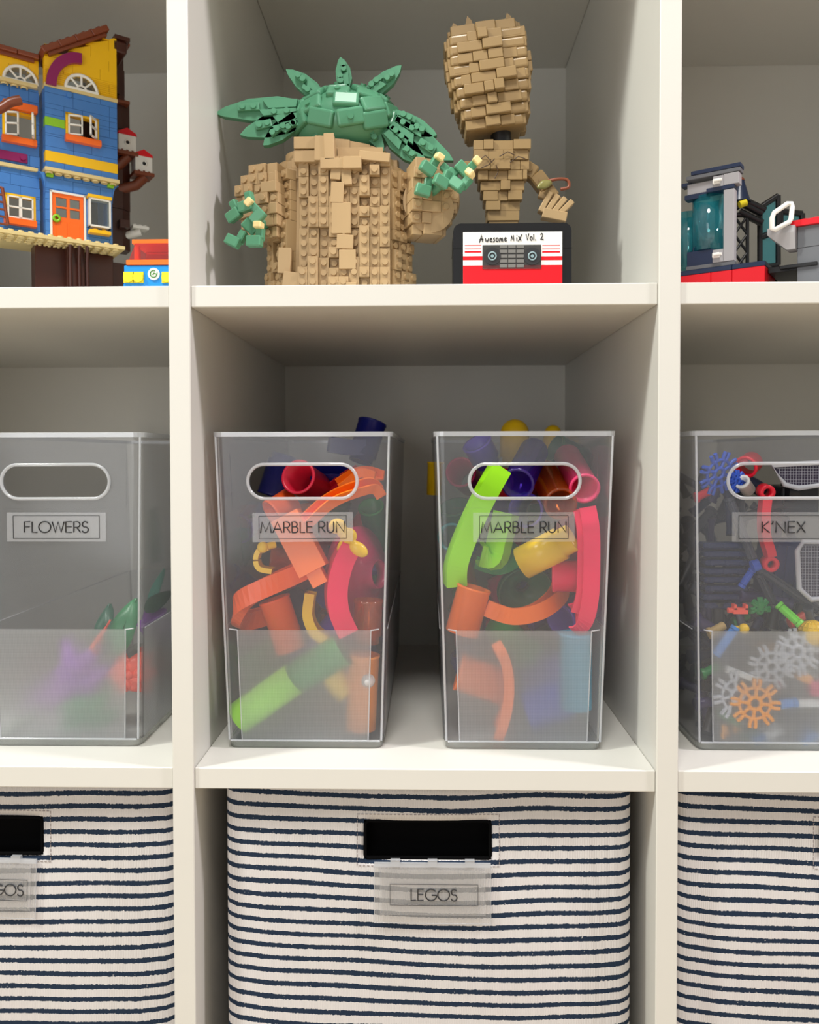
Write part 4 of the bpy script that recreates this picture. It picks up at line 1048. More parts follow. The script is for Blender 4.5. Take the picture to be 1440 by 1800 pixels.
for k in range(int((zbt-zj)/.0096)+1):
    z = zj+k*.0096; mb.b2((0, .0081, z+.0001), (.008, .030, min(z+.0095, zbt)), bev=.0001); mb.b2((U1-.008, .0081, z+.0001), (U1, .030, min(z+.0095, zbt)), bev=.0001)
mb.stud((cf(121, 168)[0], 0, cf(121, 168)[1]), (0, -1, 0))
mb.build('tower_wall', BLU, house, label='medium blue tower wall')
mb = MB(); mb.b2((0, -.0003, yz0), (U1, .008, yz1), bev=.0002); mb.build('wall_band', YEL, house, label='yellow band across the tower')
mb = MB(); mb.b2((0, -.0003, lmz0), (lmu, .008, lmz1), bev=.0002); mb.build('wall_band', LIM, house, label='lime brick left of the tower window')
# gable
ac = (cf(113, 158)[0]+cf(173, 172)[0])/2; ar = (cf(173, 172)[0]-cf(113, 158)[0])/2
mb = MB(); hs = []
for k in range(8):
    z0_, z1_ = zbt+k*ar/8, zbt+(k+1)*ar/8; hw = math.sqrt(max(ar**2-((z0_+z1_)/2-zbt)**2, 0))
    hs.append((ac-hw, ac+hw, z0_, z1_))
course_wall(mb, 0, U1, zbt+.003, zbt+.003+ar, 0, .008, holes=hs, seed=3, ch=ar/8)
course_wall(mb, 0, U1, zbt+.003+ar, zg1+.002, 0, .008, seed=5, top=lambda u: zg0+(zg1-zg0)*u/U1)
mb.b2((U1-.008, .008, zbt), (U1, .030, zg1-.004), bev=.0002); mb.build('gable_wall', YEL, house, label='yellow gable wall')
mb = MB(); mb.b2((-.0004, -.0012, zbt), (U1+.0004, .008, zbt+.0032), bev=.0002); mb.build('trim_plate', LTAN, house)
def arch_window(uc, zb, r, v):
    w_ = MB(); w_.tube([(uc+r*.92*math.cos(t), v, zb+r*.92*math.sin(t)) for t in [PI*i/20 for i in range(21)]], r*.10, n=8); w_.b2((uc-r, v-r*.08, zb-.0008), (uc+r, v+r*.08, zb+.0012))
    for t in (45, 90, 135):
        t = math.radians(t); w_.tube([(uc+r*.28*math.cos(t), v, zb+r*.28*math.sin(t)), (uc+r*.9*math.cos(t), v, zb+r*.9*math.sin(t))], r*.07, n=6)
    w_.tube([(uc+r*.28*math.cos(t), v, zb+r*.28*math.sin(t)) for t in [PI*i/10 for i in range(11)]], r*.06, n=6)
    o = w_.build('window', WHT, house, label='white half round window with fan bars')
    g = MB(); g.prism([(uc+r*.9*math.cos(PI*i/16), zb+r*.9*math.sin(PI*i/16)) for i in range(17)], v+.0004, v+.0008); g.build('pane', GLASS, o)
arch_window(ac, zbt+.0035, ar, -.0005)
mb = MB()    # purple quarter arch
mc = cf(143, 160)[0]; mz = zbt+.001; ro = mc-cf(80, 150)[0]; zo = cf(143, 97)[1]-mz; k = 12; vs = []
for i in range(k+1):
    t = PI/2+PI/2*i/k
    for q, y in ((1, -.004), (1, 0), (.72, 0), (.72, -.004)): vs.append((mc+ro*q*math.cos(t), y, mz+zo*(1 if q == 1 else .74)*math.sin(t)))
mb.add(vs, [(i*4+j, i*4+(j+1) % 4, (i+1)*4+(j+1) % 4, (i+1)*4+j) for i in range(k) for j in range(4)]+[(0, 1, 2, 3), (k*4, k*4+1, k*4+2, k*4+3)])
mb.build('arch_trim', MAG, house, label='purple quarter arch on the gable')
# tower roof
def roof(u0_, z0_, u1_, z1_, v0, v1, t, name='roof'):
    mb = MB(); L = math.hypot(u1_-u0_, z1_-z0_); a = math.atan2(z1_-z0_, u1_-u0_)
    mb.M = Matrix.Translation((u0_, 0, z0_)) @ Matrix.Rotation(-a, 4, 'Y')
    nn = max(2, int(L/.016))
    for i in range(nn): mb.b2((i*L/nn, v0, 0), ((i+1)*L/nn-.0002, v1, t), bev=.0006)
    for i in range(int(L/.008)): mb.stud((.004+i*.008, v0+.006, t-.0001))
    mb.b2((.004, v0+.003, -.003), (L-.004, v1-.002, 0), bev=.0002)
    return mb.build(name, RBRN, house)
ra, rb = cf(78, 92, .006), cf(193, 53, .006); roof(ra[0], ra[1], rb[0], rb[1], -.007, .03, .0052)
mb = MB(); a = cf(206, 68); mb.b2((U1-.002, -.002, a[1]-.0005), (U1+.012, .032, a[1]+.003)); mb.b2((U1-.004, .0, a[1]-.012), (U1+.010, .03, a[1]-.0005), bev=.002); mb.build('roof_edge', BRN, house)
# tower window
def casement(u0_, u1_, z0_, z1_, v, cols=2, rows=2, open_ang=0, jamb=YEL):
    j = MB(); t = .0022
    for a, b in (((u0_, z0_), (u0_+t, z1_)), ((u1_-t, z0_), (u1_, z1_)), ((u0_, z1_-t), (u1_, z1_)), ((u0_, z0_), (u1_, z0_+t))): j.b2((a[0], v+.001, a[1]), (b[0], v+.008, b[1]))
    o = j.build('window_frame', jamb, house, label='yellow window surround')
    for s_ in (0, 1):
        wl_ = (u1_-u0_-2*t)/2; h_ = z1_-z0_-2*t; c = MB(); b_ = .0013
        ang_ = open_ang*(1 if s_ else -.35)
        hinge = (u1_-t if s_ else u0_+t, v, z0_+t)
        c.M = Matrix.Translation(hinge) @ Matrix.Rotation(ang_ if s_ else ang_, 4, 'Z')
        sg = -1 if s_ else 1
        def bb(a0, a1, q0, q1):
            c.b2((min(sg*a0, sg*a1), -.0008, q0), (max(sg*a0, sg*a1), .0008, q1))
        bb(0, b_, 0, h_); bb(wl_-b_, wl_, 0, h_); bb(0, wl_, 0, b_); bb(0, wl_, h_-b_, h_); bb(0, wl_, h_/2-b_/2, h_/2+b_/2)
        c.build('casement', WHT, o)
casement(wl, wr, winz0, winz1, -.001, open_ang=.9)
def sill(u0_, u1_, z_, v, m_=ORG, nm='window_sill', h=.0045):
    mb = MB(); mb.b2((u0_, v-.006, z_-h), (u1_, v, z_), bev=.0002)
    mb.b2((u0_, v-.0055, z_), (u1_, v, z_+.0012), bev=.0002)
    return mb.build(nm, m_, house, label='orange window ledge' if m_ is ORG else None)
sill(wl-.001, wr+.001, winz0, 0)
# jetty trim with studs hanging below
def stud_plate(u0_, u1_, v0, v1, z_, name='stud_plate', m_=LTAN, down=True, h=.0032, rows=1):
    mb = MB(); mb.b2((u0_, v0, z_), (u1_, v1, z_+h), bev=.0002)
    n_ = int((u1_-u0_)/.008)
    for r__ in range(rows):
        for i in range(n_):
            p = (u0_+.004+i*.008, v0+.004+r__*.008, z_)
            mb.lathe([(.0032, 0), (.0032, -.0018), (.0022, -.0018), (.0022, 0)], p, (0, 0, 1), n=14, closed=True) if down else mb.stud((p[0], p[1], z_+h))
    return mb.build(name, m_, house)
stud_plate(-.001, U1+.001, -.003, .03, zj-.0034, rows=2)
for uu in (.004, U1-.006): 
    mb = MB(); mb.b2((uu-.003, .001, zj-.0075), (uu+.003, .007, zj-.0035), bev=.0005); mb.build('corner_block', LIM, house)
# lower storey
v2_ = .004
dl, dr = cf(88, 400, -v2_)[0], cf(151, 400, -v2_)[0]; lo0, lo1 = cf(80, 400, -v2_)[0], cf(198, 400, -v2_)[0]
dz1 = cf(90, 334, -v2_)[1]; dz0 = zbase+.001
bw0, bw1 = cf(154, 400, -v2_)[0], cf(192, 400, -v2_)[0]; bz0, bz1 = cf(156, 400, -v2_)[1], cf(156, 350, -v2_)[1]
mb = MB(); course_wall(mb, lo0, lo1, zbase, zj-.004, v2_, .008, holes=[(dl, dr, dz0, dz1), (bw0+.002, bw1-.002, bz0, bz1)], seed=9)
mb.b2((lo1-.006, v2_+.008, zbase), (lo1, .034, zj-.004)); mb.b2((lo0, v2_+.008, zbase), (lo0+.006, .034, zj-.004))
for uu, s_ in ((lo0, -1), (lo1, 1)):
    k = 6; mb.prism([(uu, zj-.022)]+[(uu+s_*.006*(1-math.cos(PI/2*i/k)), zj-.022+.018*math.sin(PI/2*i/k)) for i in range(k+1)]+[(uu, zj-.004)], v2_-.001, v2_+.006)
mb.build('lower_wall', BLU, house, label='medium blue lower wall')
mb = MB(); t = .0018
mb.b2((dl, v2_-.0012, dz0), (dl+t, v2_+.004, dz1)); mb.b2((dr-t, v2_-.0012, dz0), (dr, v2_+.004, dz1)); mb.b2((dl, v2_-.0012, dz1-t), (dr, v2_+.004, dz1))
mb.build('door_frame', WHT, house)
mb = MB(); a0, a1 = dl+t+.0002, dr-t-.0002; wz = dz0+(dz1-dz0)*.50; wt = dz1-t-.0035; w_ = a1-a0; e_ = w_*.12
g0, g1, g2, g3 = a0+e_, a0+w_*.46, a0+w_*.56, a1-e_; hz = (wz+wt)/2
for x0_, x1_, zz0, zz1 in ((a0, g0, wz, wt), (g1, g2, wz, wt), (g3, a1, wz, wt), (a0, a1, wt, dz1-t), (a0, a1, dz0, wz), (g0, g1, hz-.0008, hz+.0008), (g2, g3, hz-.0008, hz+.0008)):
    mb.b2((x0_, v2_+.0002, zz0), (x1_, v2_+.0024, zz1))
for x0_, x1_ in ((a0+e_, a0+w_*.47), (a0+w_*.53, a1-e_)): mb.b2((x0_, v2_-.0002, dz0+.004), (x1_, v2_+.001, wz-.004), bev=.0003)
door = mb.build('door', ORG, house, label='orange door with four panes')
mb = MB(); p = cf(99, 384, -v2_); mb.lathe([(.0036, 0), (.0036, -.002), (.0016, -.0026), (.0016, 0)], (p[0], v2_, p[1]), (0, 1, 0), closed=True); mb.build('door_handle', LIM, door, label='round lime green knob')
mb = MB(); mb.b2((g0, v2_+.001, wz), (g3, v2_+.0014, wt)); mb.build('pane', GLASS, door)
mb = MB(); t = .0016; vv = v2_-.007
for x0_, x1_, zz0, zz1 in ((bw0, bw0+t, bz0, bz1), (bw1-t, bw1, bz0, bz1), (bw0, bw1, bz1-t, bz1), (bw0, bw1, bz0, bz0+t)): mb.b2((x0_, vv, zz0), (x1_, v2_, zz1))
bay = mb.build('bay_window', WHT, house); mb = MB(); mb.b2((bw0+t, vv+.001, bz0+t), (bw1-t, vv+.0016, bz1-t)); mb.build('pane', GLASS, bay)
mb = MB(); mb.b2((bw0-.001, vv-.001, bz1), (bw1+.001, v2_, bz1+.003), bev=.0004); mb.b2((bw0, vv-.001, bz0-.0062), (bw1, v2_, bz0-.0028), bev=.0004)
for i in range(2): mb.stud((bw0+.006+i*.008, vv+.004, bz0-.0028))
mb.build('bay_trim', YEL, house, label='yellow plates above and below the bay window')
pe = cf(214, 440, .006)[0]
stud_plate(-.075, pe, -.018, .040, zbase-.0034, 'base_plate', rows=3)
mb = MB()
for i in range(int((pe+.075)/.008)): mb.stud((-.071+i*.008, -.014, zbase-.0003))
mb.build('base_stud', LTAN, house)
# left block
vl = .012
L0, L1 = -.075, cf(66, 300, -vl)[0]
zlt = (cf(30, 150, -vl)[1]); zlg = cf(66, 108, -vl)[1]
slope = (cf(66, 108, -vl)[1]-cf(0, 90, -vl)[1])/(cf(66, 108, -vl)[0]-cf(0, 90, -vl)[0])
w1l, w1r, w1b, w1t = cf(4, 220, -vl)[0], cf(63, 220, -vl)[0], cf(30, 246, -vl)[1], cf(30, 196, -vl)[1]
w2l, w2r, w2b, w2t = cf(8, 370, -vl)[0], cf(63, 370, -vl)[0], cf(40, 390, -vl)[1], cf(40, 343, -vl)[1]
mb = MB(); course_wall(mb, L0, L1+.002, zbase, zlt, vl, .008, holes=[(w1l, w1r, w1b, w1t), (w2l, w2r, w2b, w2t)], seed=12); mb.build('side_wall', BLU, house, label='blue wall of the left wing')
ac2 = cf(36, 140, -vl)[0]; ar2 = (cf(68, 150, -vl)[0]-cf(4, 130, -vl)[0])/2; hs = []
for k in range(8):
    z0_, z1_ = zlt+k*ar2/8, zlt+(k+1)*ar2/8; hw = math.sqrt(max(ar2**2-((z0_+z1_)/2-zlt)**2, 0)); hs.append((ac2-hw, ac2+hw, z0_, z1_))
mb = MB(); course_wall(mb, L0, L1+.002, zlt+.003, zlt+.003+ar2, vl, .008, holes=hs, seed=13, ch=ar2/8, top=lambda u: zlg+slope*(u-L1)); course_wall(mb, L0, L1+.002, zlt+.003+ar2, zlt+.06, vl, .008, seed=14, top=lambda u: zlg+slope*(u-L1))
mb.build('side_gable', YEL, house, label='yellow upper wall of the left wing')
arch_window(ac2, zlt+.0035, ar2, vl-.0008)
stud_plate(L0, L1, vl-.005, vl+.02, zlt-.0005, 'trim_plate', rows=1)
roof(L0, zlg+slope*(L0-L1), L1+.002, zlg, vl-.006, vl+.03, .004)
casement(w1l, w1r, w1b, w1t, vl-.001, open_ang=1.35); sill(w1l-.001, w1r, w1b, vl); 
mb = MB(); mb.b2((w1l, vl-.006, w1t), (w1r+.001, vl, w1t+.007), bev=.0008); mb.build('window_hood', ORG, house, label='orange ledge above the upper left window')
casement(w2l, w2r, w2b, w2t, vl-.001, open_ang=0); sill(w2l-.001, w2r, w2b, vl)
mb = MB(); a, b = cf(0, 285, -vl), cf(48, 285, -vl); z_ = cf(24, 276, -vl)[1]; mb.b2((L0, vl-.002, z_-.004), (b[0], vl, z_+.004), bev=.0003); mb.stud((b[0]-.004, vl-.002, z_), (0, -1, 0)); mb.build('wall_plate', MAG, house, label='magenta plate on the left wing')
mb = MB(); z_ = cf(30, 294, -vl)[1]; mb.b2((L0, vl-.003, z_-.0016), (L1, vl+.004, z_+.0016), bev=.0002); mb.build('trim_plate', LTAN, house)
mb = MB(); mb.tube(smooth([Vector((cf(x, y, .010)[0], -.010, cf(x, y, .010)[1])) for x, y in ((-14, 196), (2, 190), (18, 180), (36, 176))]), .0042, n=10); mb.build('branch', RBRN, house)
mb = MB(); a = cf(4, 330, .012); b = cf(14, 395, .012)
for k in (-.012, 0): mb.tube([(a[0]+k, -.012, a[1]), (b[0]+k, -.012, b[1])], .0014, n=6)
for k in range(6): t = k/5; mb.tube([(a[0]-.012+(b[0]-a[0])*t, -.012, a[1]+(b[1]-a[1])*t), (a[0]+(b[0]-a[0])*t, -.012, a[1]+(b[1]-a[1])*t)], .001, n=6)
mb.build('ladder', RBRN, house)
# trunk: stacked segments behind and below
def hl(px, py, y):   # local coords of the pixel at local depth y
    u_, z_ = FP(px, py, -y); return u_, z_
tr = MB()
def seg(px0, px1, py0, py1, y, d):
    a, b = hl(px0, (py0+py1)/2, y)[0], hl(px1, (py0+py1)/2, y)[0]; z1_, z0_ = hl(px1, py0, y)[1], hl(px1, py1, y)[1]
    n_ = 10; c_ = (a+b)/2; hw = (b-a)/2
    pr = [(c_-hw, y+d), (c_-hw, y+d*.3), (c_-hw*.6, y), (c_+hw*.6, y), (c_+hw, y+d*.3), (c_+hw, y+d)]
    vs = [(p, q, z_) for z_ in (z0_, z1_) for p, q in pr]; m_ = len(pr)
    tr.add(vs, [(i, (i+1) % m_, m_+(i+1) % m_, m_+i) for i in range(m_)]+[list(range(m_)), [m_+i for i in range(m_)]])
seg(150, 220, 78, 120, .036, .02); seg(150, 222, 121, 168, .036, .02); seg(150, 231, 176, 230, .036, .022); seg(150, 231, 231, 300, .036, .022); seg(150, 232, 300, 370, .036, .022); seg(150, 232, 371, 440, .036, .022)
z0t = 0
for (p0, p1, y) in ((118, 150, -.006), (62, 118, .004), (150, 200, .010), (190, 232, .036)):
    a, b = hl(p0, 470, y)[0], hl(p1, 470, y)[0]; tr.b2((a, y, 0), (b-.0003, y+.02, zbase-.0036), bev=.0006)
for px in (122, 138, 152):      # curved ribs on the trunk foot
    u_ = hl(px, 450, -.012)[0]
    tr.tube([(u_, -.016, zbase-.004), (u_+.001, -.010, zbase-.016), (u_+.002, -.0075, 0.002)], .0016, n=6)
seg(205, 222, 170, 178, .030, .02)
tr.b2((hl(170, 470, .0)[0], .0, .020), (hl(192, 470, .0)[0], .01, .028), bev=.0004)
u_, z_ = hl(215, 395, .034); tr.b2((u_-.004, .028, z_-.004), (u_+.006, .036, z_+.004), bev=.0005)
tr.build('trunk', BRN, house, label='dark brown trunk')
mb = MB()
for px, py in ((212, 180), (212, 78)):
    u_, z_ = hl(px, py, .034); mb.b2((u_-.006, .030, z_-.0016), (u_+.008, .05, z_+.0016), bev=.0003)
mb.build('trunk_plate', RBRN, house)
for (px, py, s_) in ((221, 254, 1.0), (250, 291, .98)):
    u_, z_ = hl(px, py, .034); mb = MB(); h_ = .0085*s_
    mb.b2((u_-h_, .028, z_-h_), (u_+h_, .044, z_+h_*.9), bev=.0003)
    mb.lathe([(.0030, 0), (.0030, -.0012), (.0018, -.0012), (.0018, 0)], (u_, .028, z_), (0, 1, 0), n=16, closed=True)
    o = mb.build('birdhouse', WHT, house, label='white box birdhouse with a round hole')
    mb = MB(); mb.cyl((u_, .0272, z_), (u_, .0285, z_), .0021, n=16); mb.build('hole_dark_disc', BLK, o)  # black disc standing in for the darkness inside the hole
    mb = MB(); mb.prism([(u_-h_*1.08, z_+h_*.9), (u_+h_*1.08, z_+h_*.9), (u_+h_*1.0, z_+h_*1.15), (u_, z_+h_*1.7), (u_-h_*1.0, z_+h_*1.15)], .0275, .0445); mb.build('birdhouse_roof', RED, o)
    mb = MB(); mb.b2((u_-h_*1.2, .026, z_-h_-.0034), (u_+h_*1.2, .046, z_-h_), bev=.0003)
    for k in (-1, 0, 1): mb.stud((u_+k*.005, .030, z_-h_-.0001))
    mb.tube([(u_+.002, .034, z_-h_-.003), (u_-.006, .036, z_-h_-.012), (u_-.022, .040, z_-h_-.018)], .005, n=8)
    mb.build('birdhouse_shelf', RBRN, o)
u_, z_ = hl(248, 402, .036); mb = MB(); mb.b2((u_-.009, .032, z_-.001), (u_+.007, .046, z_+.002), bev=.0003)
for k in (-1, 0, 1): mb.stud((u_-.001+k*.005, .037, z_+.002))
mb.tube([(u_, .038, z_-.003), (u_-.020, .044, z_-.010)], .004, n=8); mb.build('branch_plate', WHT, house, label='white studded plate on a low branch')

# ------------------------------------------------------------------ small toy van
Yv = .045
vx0 = at(218, 480, Yv).x; vx1 = -TH-W*0-.0155*0-TH*1.0+.0-.0008
vx1 = -TH-.0012
van = empty('toy_van', 'small blue and orange brick van parked in front of the toy house', 'toy van', ((vx0+vx1)/2, Yv, ZS))
def vp(px, py): p = at(px, py, Yv); return p.x-van.location.x, p.z-ZS
vw = (vx1-vx0)/2
zA, zB, zC, zD = vp(250, 466)[1], vp(250, 457)[1], vp(250, 428)[1], vp(250, 420)[1]
mb = MB(); mb.b2((-vw, 0, .003), (vw, .036, zA), bev=.0005); mb.b2((-vw-.0015, .002, .003), (-vw, .012, .012), bev=.001); mb.build('body', AZ, van)
mb = MB(); mb.b2((-vw+.002, -.001, zA), (vw, .036, zB), bev=.0004); mb.build('waistband', ORG, van, label='orange band under the windscreen')
mb = MB(); mb.b2((-vw+.006, .001, zC), (vw, .034, zD), bev=.0004)
mb.b2((-vw+.006, .006, zB), (-vw+.0095, .010, zC)); mb.build('roof', ORG, van, label='orange roof and pillar')
mb = MB(); a0, a1 = -vw+.004, vw-.001
mb.prism([(a0, zB), (a1, zB), (a1, zC), (a0+.005, zC)], .000, .0012); m2_ = MB(); m2_.b2((a0+.004, .026, zB), (a1, .028, zC)); m2_.build('rear_window', PINKC, van); mb.build('windscreen', PINKC, van, label='see-through pink windscreen')
mb = MB(); mb.tube([(a1-.008+.004*math.cos(t*PI/8), .008, zB+.004+.004*math.sin(t*PI/8)) for t in range(16)], .0007, n=6, closed=True); mb.build('steering_wheel', BLK, van)
p = vp(271, 482); mb = MB(); mb.cyl((p[0], -.0012, p[1]), (p[0], 0, p[1]), .0046, n=28); bd = mb.build('badge', WHT, van)
mb = MB(); mb.tube([(p[0]+.0026*math.cos(math.radians(t)), -.0014, p[1]+.0026*math.sin(math.radians(t))) for t in range(60, 361, 20)], .0004, n=6)
mb.tube([(p[0]+.0028, -.0014, p[1]+.0010), (p[0]+.0027, -.0014, p[1]-.0002), (p[0]+.0014, -.0014, p[1]+.0002)], .0004, n=6); mb.tube([(p[0]-.0008, -.0014, p[1]-.0006), (p[0]+.0008, -.0014, p[1]+.0008)], .0005, n=6); mb.build('arrow_mark', bm_('badge_green', (60, 130, 40)), bd)
for px in (227, 244, 294):
    p = vp(px, 488); 
    if p[0] > vw-.002: p = (vw-.003, p[1])
    mb = MB(); mb.cyl((p[0], -.0022, p[1]), (p[0], .0, p[1]), .0040, .0042, n=20); mb.b2((p[0]-.004, -.001, p[1]-.0042), (p[0]+.004, 0, p[1]+.0042)); mb.build('headlight', YLC, van)
for s_ in (-1, 1):
    mb = MB(); mb.cyl((s_*(vw-.006), .008, .0055), (s_*(vw-.006), .016, .0055), .0055, n=20); mb.build('wheel', BLK, van)

# ------------------------------------------------------------------ grey base model with glass tube (upper right cube)
SO = Vector((.430, .048, ZS)); SA = math.radians(-34)
st = empty('toy_base_station', 'grey brick station model with a glass tower on a red base', 'brick model', SO, SA)
def P3(name, m_, boxes, label=None, studs=()):
    mb = MB()
    for a, b in boxes: brick(mb, a, b, .0003)
    for s_ in studs: mb.stud(s_)
    return mb.build(name, m_, st, label=label)
P3('base_front', RED, [((-.0640, 0, 0), (-.0402, .03, .0225)), ((-.040, 0, 0), (-.0242, .03, .0225)), ((-.024, 0, 0), (0, .04, .0225))], 'bright red front of the base')
P3('base_plate', NAVY, [((-.0645, -.0004, .0225), (-.0242, .05, .0262)), ((-.024, -.0004, .0225), (.0004, .05, .0262))])
P3('rear_plate', BLK, [((-.02, .05, .018), (.055, .12, .0225)), ((0.0005, .01, .018), (.03, .05, .0225))])
P3('plinth', DGR, [((-.060, .001, .0264), (-.022, .016, .0296))])
P3('tower_foot', NAVY, [((-.060, .004, .0298), (-.0392, .016, .0420)), ((-.056, .006, .042), (-.044, .015, .046))])
P3('tower_column', LGR, [((-.0308, .0005, .0298), (-.0228, .009, .086)), ((-.0390, .0005, .0298), (-.0309, .008, .0400)), ((-.0390, .0005, .088), (-.0309, .008, .098)), ((-.0308, .0005, .0895), (-.0195, .010, .0985)), ((-.060, .004, .088), (-.0392, .012, .0965))])
P3('tower_ring', NAVY, [((-.044, .0, .0862), (-.0226, .012, .0893)), ((-.062, .003, .0840), (-.044, .012, .0878))])
P3('tower_roof', DGR, [((-.060, .0, .0987), (-.0185, .011, .1018))])
P3('roof_plate', NAVY, [((-.056, -.0005, .1019), (-.018, .011, .1050)), ((-.066, .008, .0965), (-.058, .016, .0995))])
cl = MB()
for z in (.035, .093):
    cl.b2((-.0385, -.003, z-.002), (-.033, 0, z+.002), bev=.0004); cl.tube([(-.037, -.004, z), (-.031, -.004, z)], .0012, n=8)
cl.build('clip', WHT, st)
gl_ = MB(); gl_.lathe([(.0125, 0), (.0125, .0435), (.0112, .0435), (.0112, 0)], (-.046, .0145, .0425), (0, 0, 1), n=30, closed=True)
gl_.build('glass_tube', CYAN, st, label='see-through cyan cylinder'); g2 = MB(); g2.lathe([(.0105, 0), (.0105, .045), (.0095, .045), (.0095, 0)], (-.0655, .026, .034), (0, 0, 1), n=24, closed=True); g2.build('glass_tube', CYAN, st)
P3('rear_column', DGR, [((-.0560, .028, .03), (-.050, .034, .086))])
def sl(px, py, Y):   # pixel at world depth Y in the model's own frame
    p = at(px, py, Y)-SO; return Matrix.Rotation(-SA, 3, 'Z') @ p
gd = MB()      # lattice girder
Yg = .15
for x in (1291, 1314): gd.tube([sl(x, 378, Yg), sl(x, 478, Yg)], .0018, n=6)
for k in range(3):
    ya, yb_ = 380+k*32, 412+k*32
    gd.tube([sl(1291, ya, Yg), sl(1314, yb_, Yg)], .0013, n=6); gd.tube([sl(1314, ya, Yg), sl(1291, yb_, Yg)], .0013, n=6)
gd.tube([sl(1286, 378, Yg), sl(1318, 378, Yg)], .0022, n=6); gd.build('lattice_girder', BLK, st)
cn = MB(); a, b = sl(1300, 356, Yg), sl(1302, 318, Yg); cn.cyl(a, b, .0095, .0032, n=24); c_ = cn.build('cone', NAVY, st)
cn = MB(); cn.sphere(b, .0035, zmin=0); cn.build('cone_tip', RBRN, c_)
ar_ = MB()
for p_, q_ in (((1284, 370), (1300, 360)), ((1305, 358), (1340, 376)), ((1312, 354), (1345, 370)), ((1300, 372), (1340, 392))): ar_.tube([sl(*p_, Yg), sl(*q_, Yg)], .0032, n=6)
ar_.build('arm', BLK, st)
yy_ = MB(); yy_.cyl(sl(1300, 360, Yg-.012), sl(1312, 356, Yg-.012), .003, n=12); yy_.tube([sl(1285+i*3, 469+(i % 2), .10) for i in range(5)], .0018, n=6); yy_.build('lamp', YLC, st, label='small yellow fittings')
fr = MB(); Yp = .16
q = [sl(*p_, Yp) for p_ in ((1336, 365), (1368, 344), (1368, 466), (1336, 470))]
for i in range(4): fr.tube([q[i], q[(i+1) % 4]], .0026, n=6)
fr.tube([sl(1336, 418, Yp), sl(1368, 405, Yp)], .0030, n=6)
q2 = [sl(*p_, Yp+.02) for p_ in ((1372, 372), (1410, 376), (1410, 400), (1372, 400))]
for i in range(4): fr.tube([q2[i], q2[(i+1) % 4]], .0030, n=6)
f_ = fr.build('rear_frame', BLK, st)
pn = MB()
for qq in (q, q2):
    nrm_ = (qq[1]-qq[0]).cross(qq[2]-qq[0]).normalized()*.0006
    vs = [p_-nrm_ for p_ in qq]+[p_+nrm_ for p_ in qq]; pn.add(vs, [(0, 1, 2, 3), (7, 6, 5, 4)]+[(i, (i+1) % 4, 4+(i+1) % 4, 4+i) for i in range(4)])
pn.build('pane', CYAN, f_)
# grey block in front right
bx0 = sl(1402, 440, .042)
gb = MB(); x_, y_ = bx0.x, bx0.y; zt_ = sl(1402, 399, .042).z
for (u0_, u1_, z0_, z1_) in ((0, .020, .0032, .0335), (.0202, .060, .0032, .0125), (.0202, .034, .0127, .0335), (.0342, .060, .0127, .0335), (0, .0175, .0337, zt_), (.0177, .060, .0337, zt_)):
    brick(gb, (x_+u0_, y_, z0_), (x_+u1_-.0001, y_+.045, z1_), .0003)
gbo = gb.build('block', DGR, st, label='dark grey block of bricks')
P3('block_cap', RED, [((x_-.0045, y_-.003, zt_), (x_+.06, y_+.045, zt_+.0045))], 'red plate on top of the grey block', studs=[(x_+.004+.008*i, y_+.004, zt_+.0044) for i in range(6)])
P3('foot_plate', BLK, [((x_-.012, y_-.004, .0000), (x_+.016, y_+.03, .0031)), ((x_-.012, y_-.003, .0190), (x_+.014, y_+.03, .0215))])
br_ = MB(); a = sl(1392, 398, .036)
br_.add([(a.x-.017, a.y, a.z+.001), (a.x+.002, a.y, a.z+.001), (a.x+.002, a.y+.016, a.z+.001), (a.x-.017, a.y+.016, a.z+.001), (a.x-.017, a.y, a.z-.004), (a.x+.002, a.y, a.z-.004), (a.x+.002, a.y+.016, a.z-.004), (a.x-.017, a.y+.016, a.z-.004), (a.x-.004, a.y+.004, a.z-.016), (a.x+.002, a.y+.004, a.z-.016), (a.x+.002, a.y+.016, a.z-.016), (a.x-.004, a.y+.016, a.z-.016)],
        [(0, 1, 2, 3), (0, 1, 5, 4), (1, 2, 6, 5), (2, 3, 7, 6), (3, 0, 4, 7), (4, 5, 9, 8), (5, 6, 10, 9), (6, 7, 11, 10), (7, 4, 8, 11), (8, 9, 10, 11)])
br_.build('bracket', LGR, st)
hd2 = MB(); hd2.tube([sl(x, y, .036) for x, y in ((1357, 402), (1357, 384), (1361, 374), (1385, 358), (1391, 358), (1393, 364), (1391, 384), (1388, 390), (1362, 404))], .0019, n=8, closed=True); hd2.build('handle_loop', WHT, st)

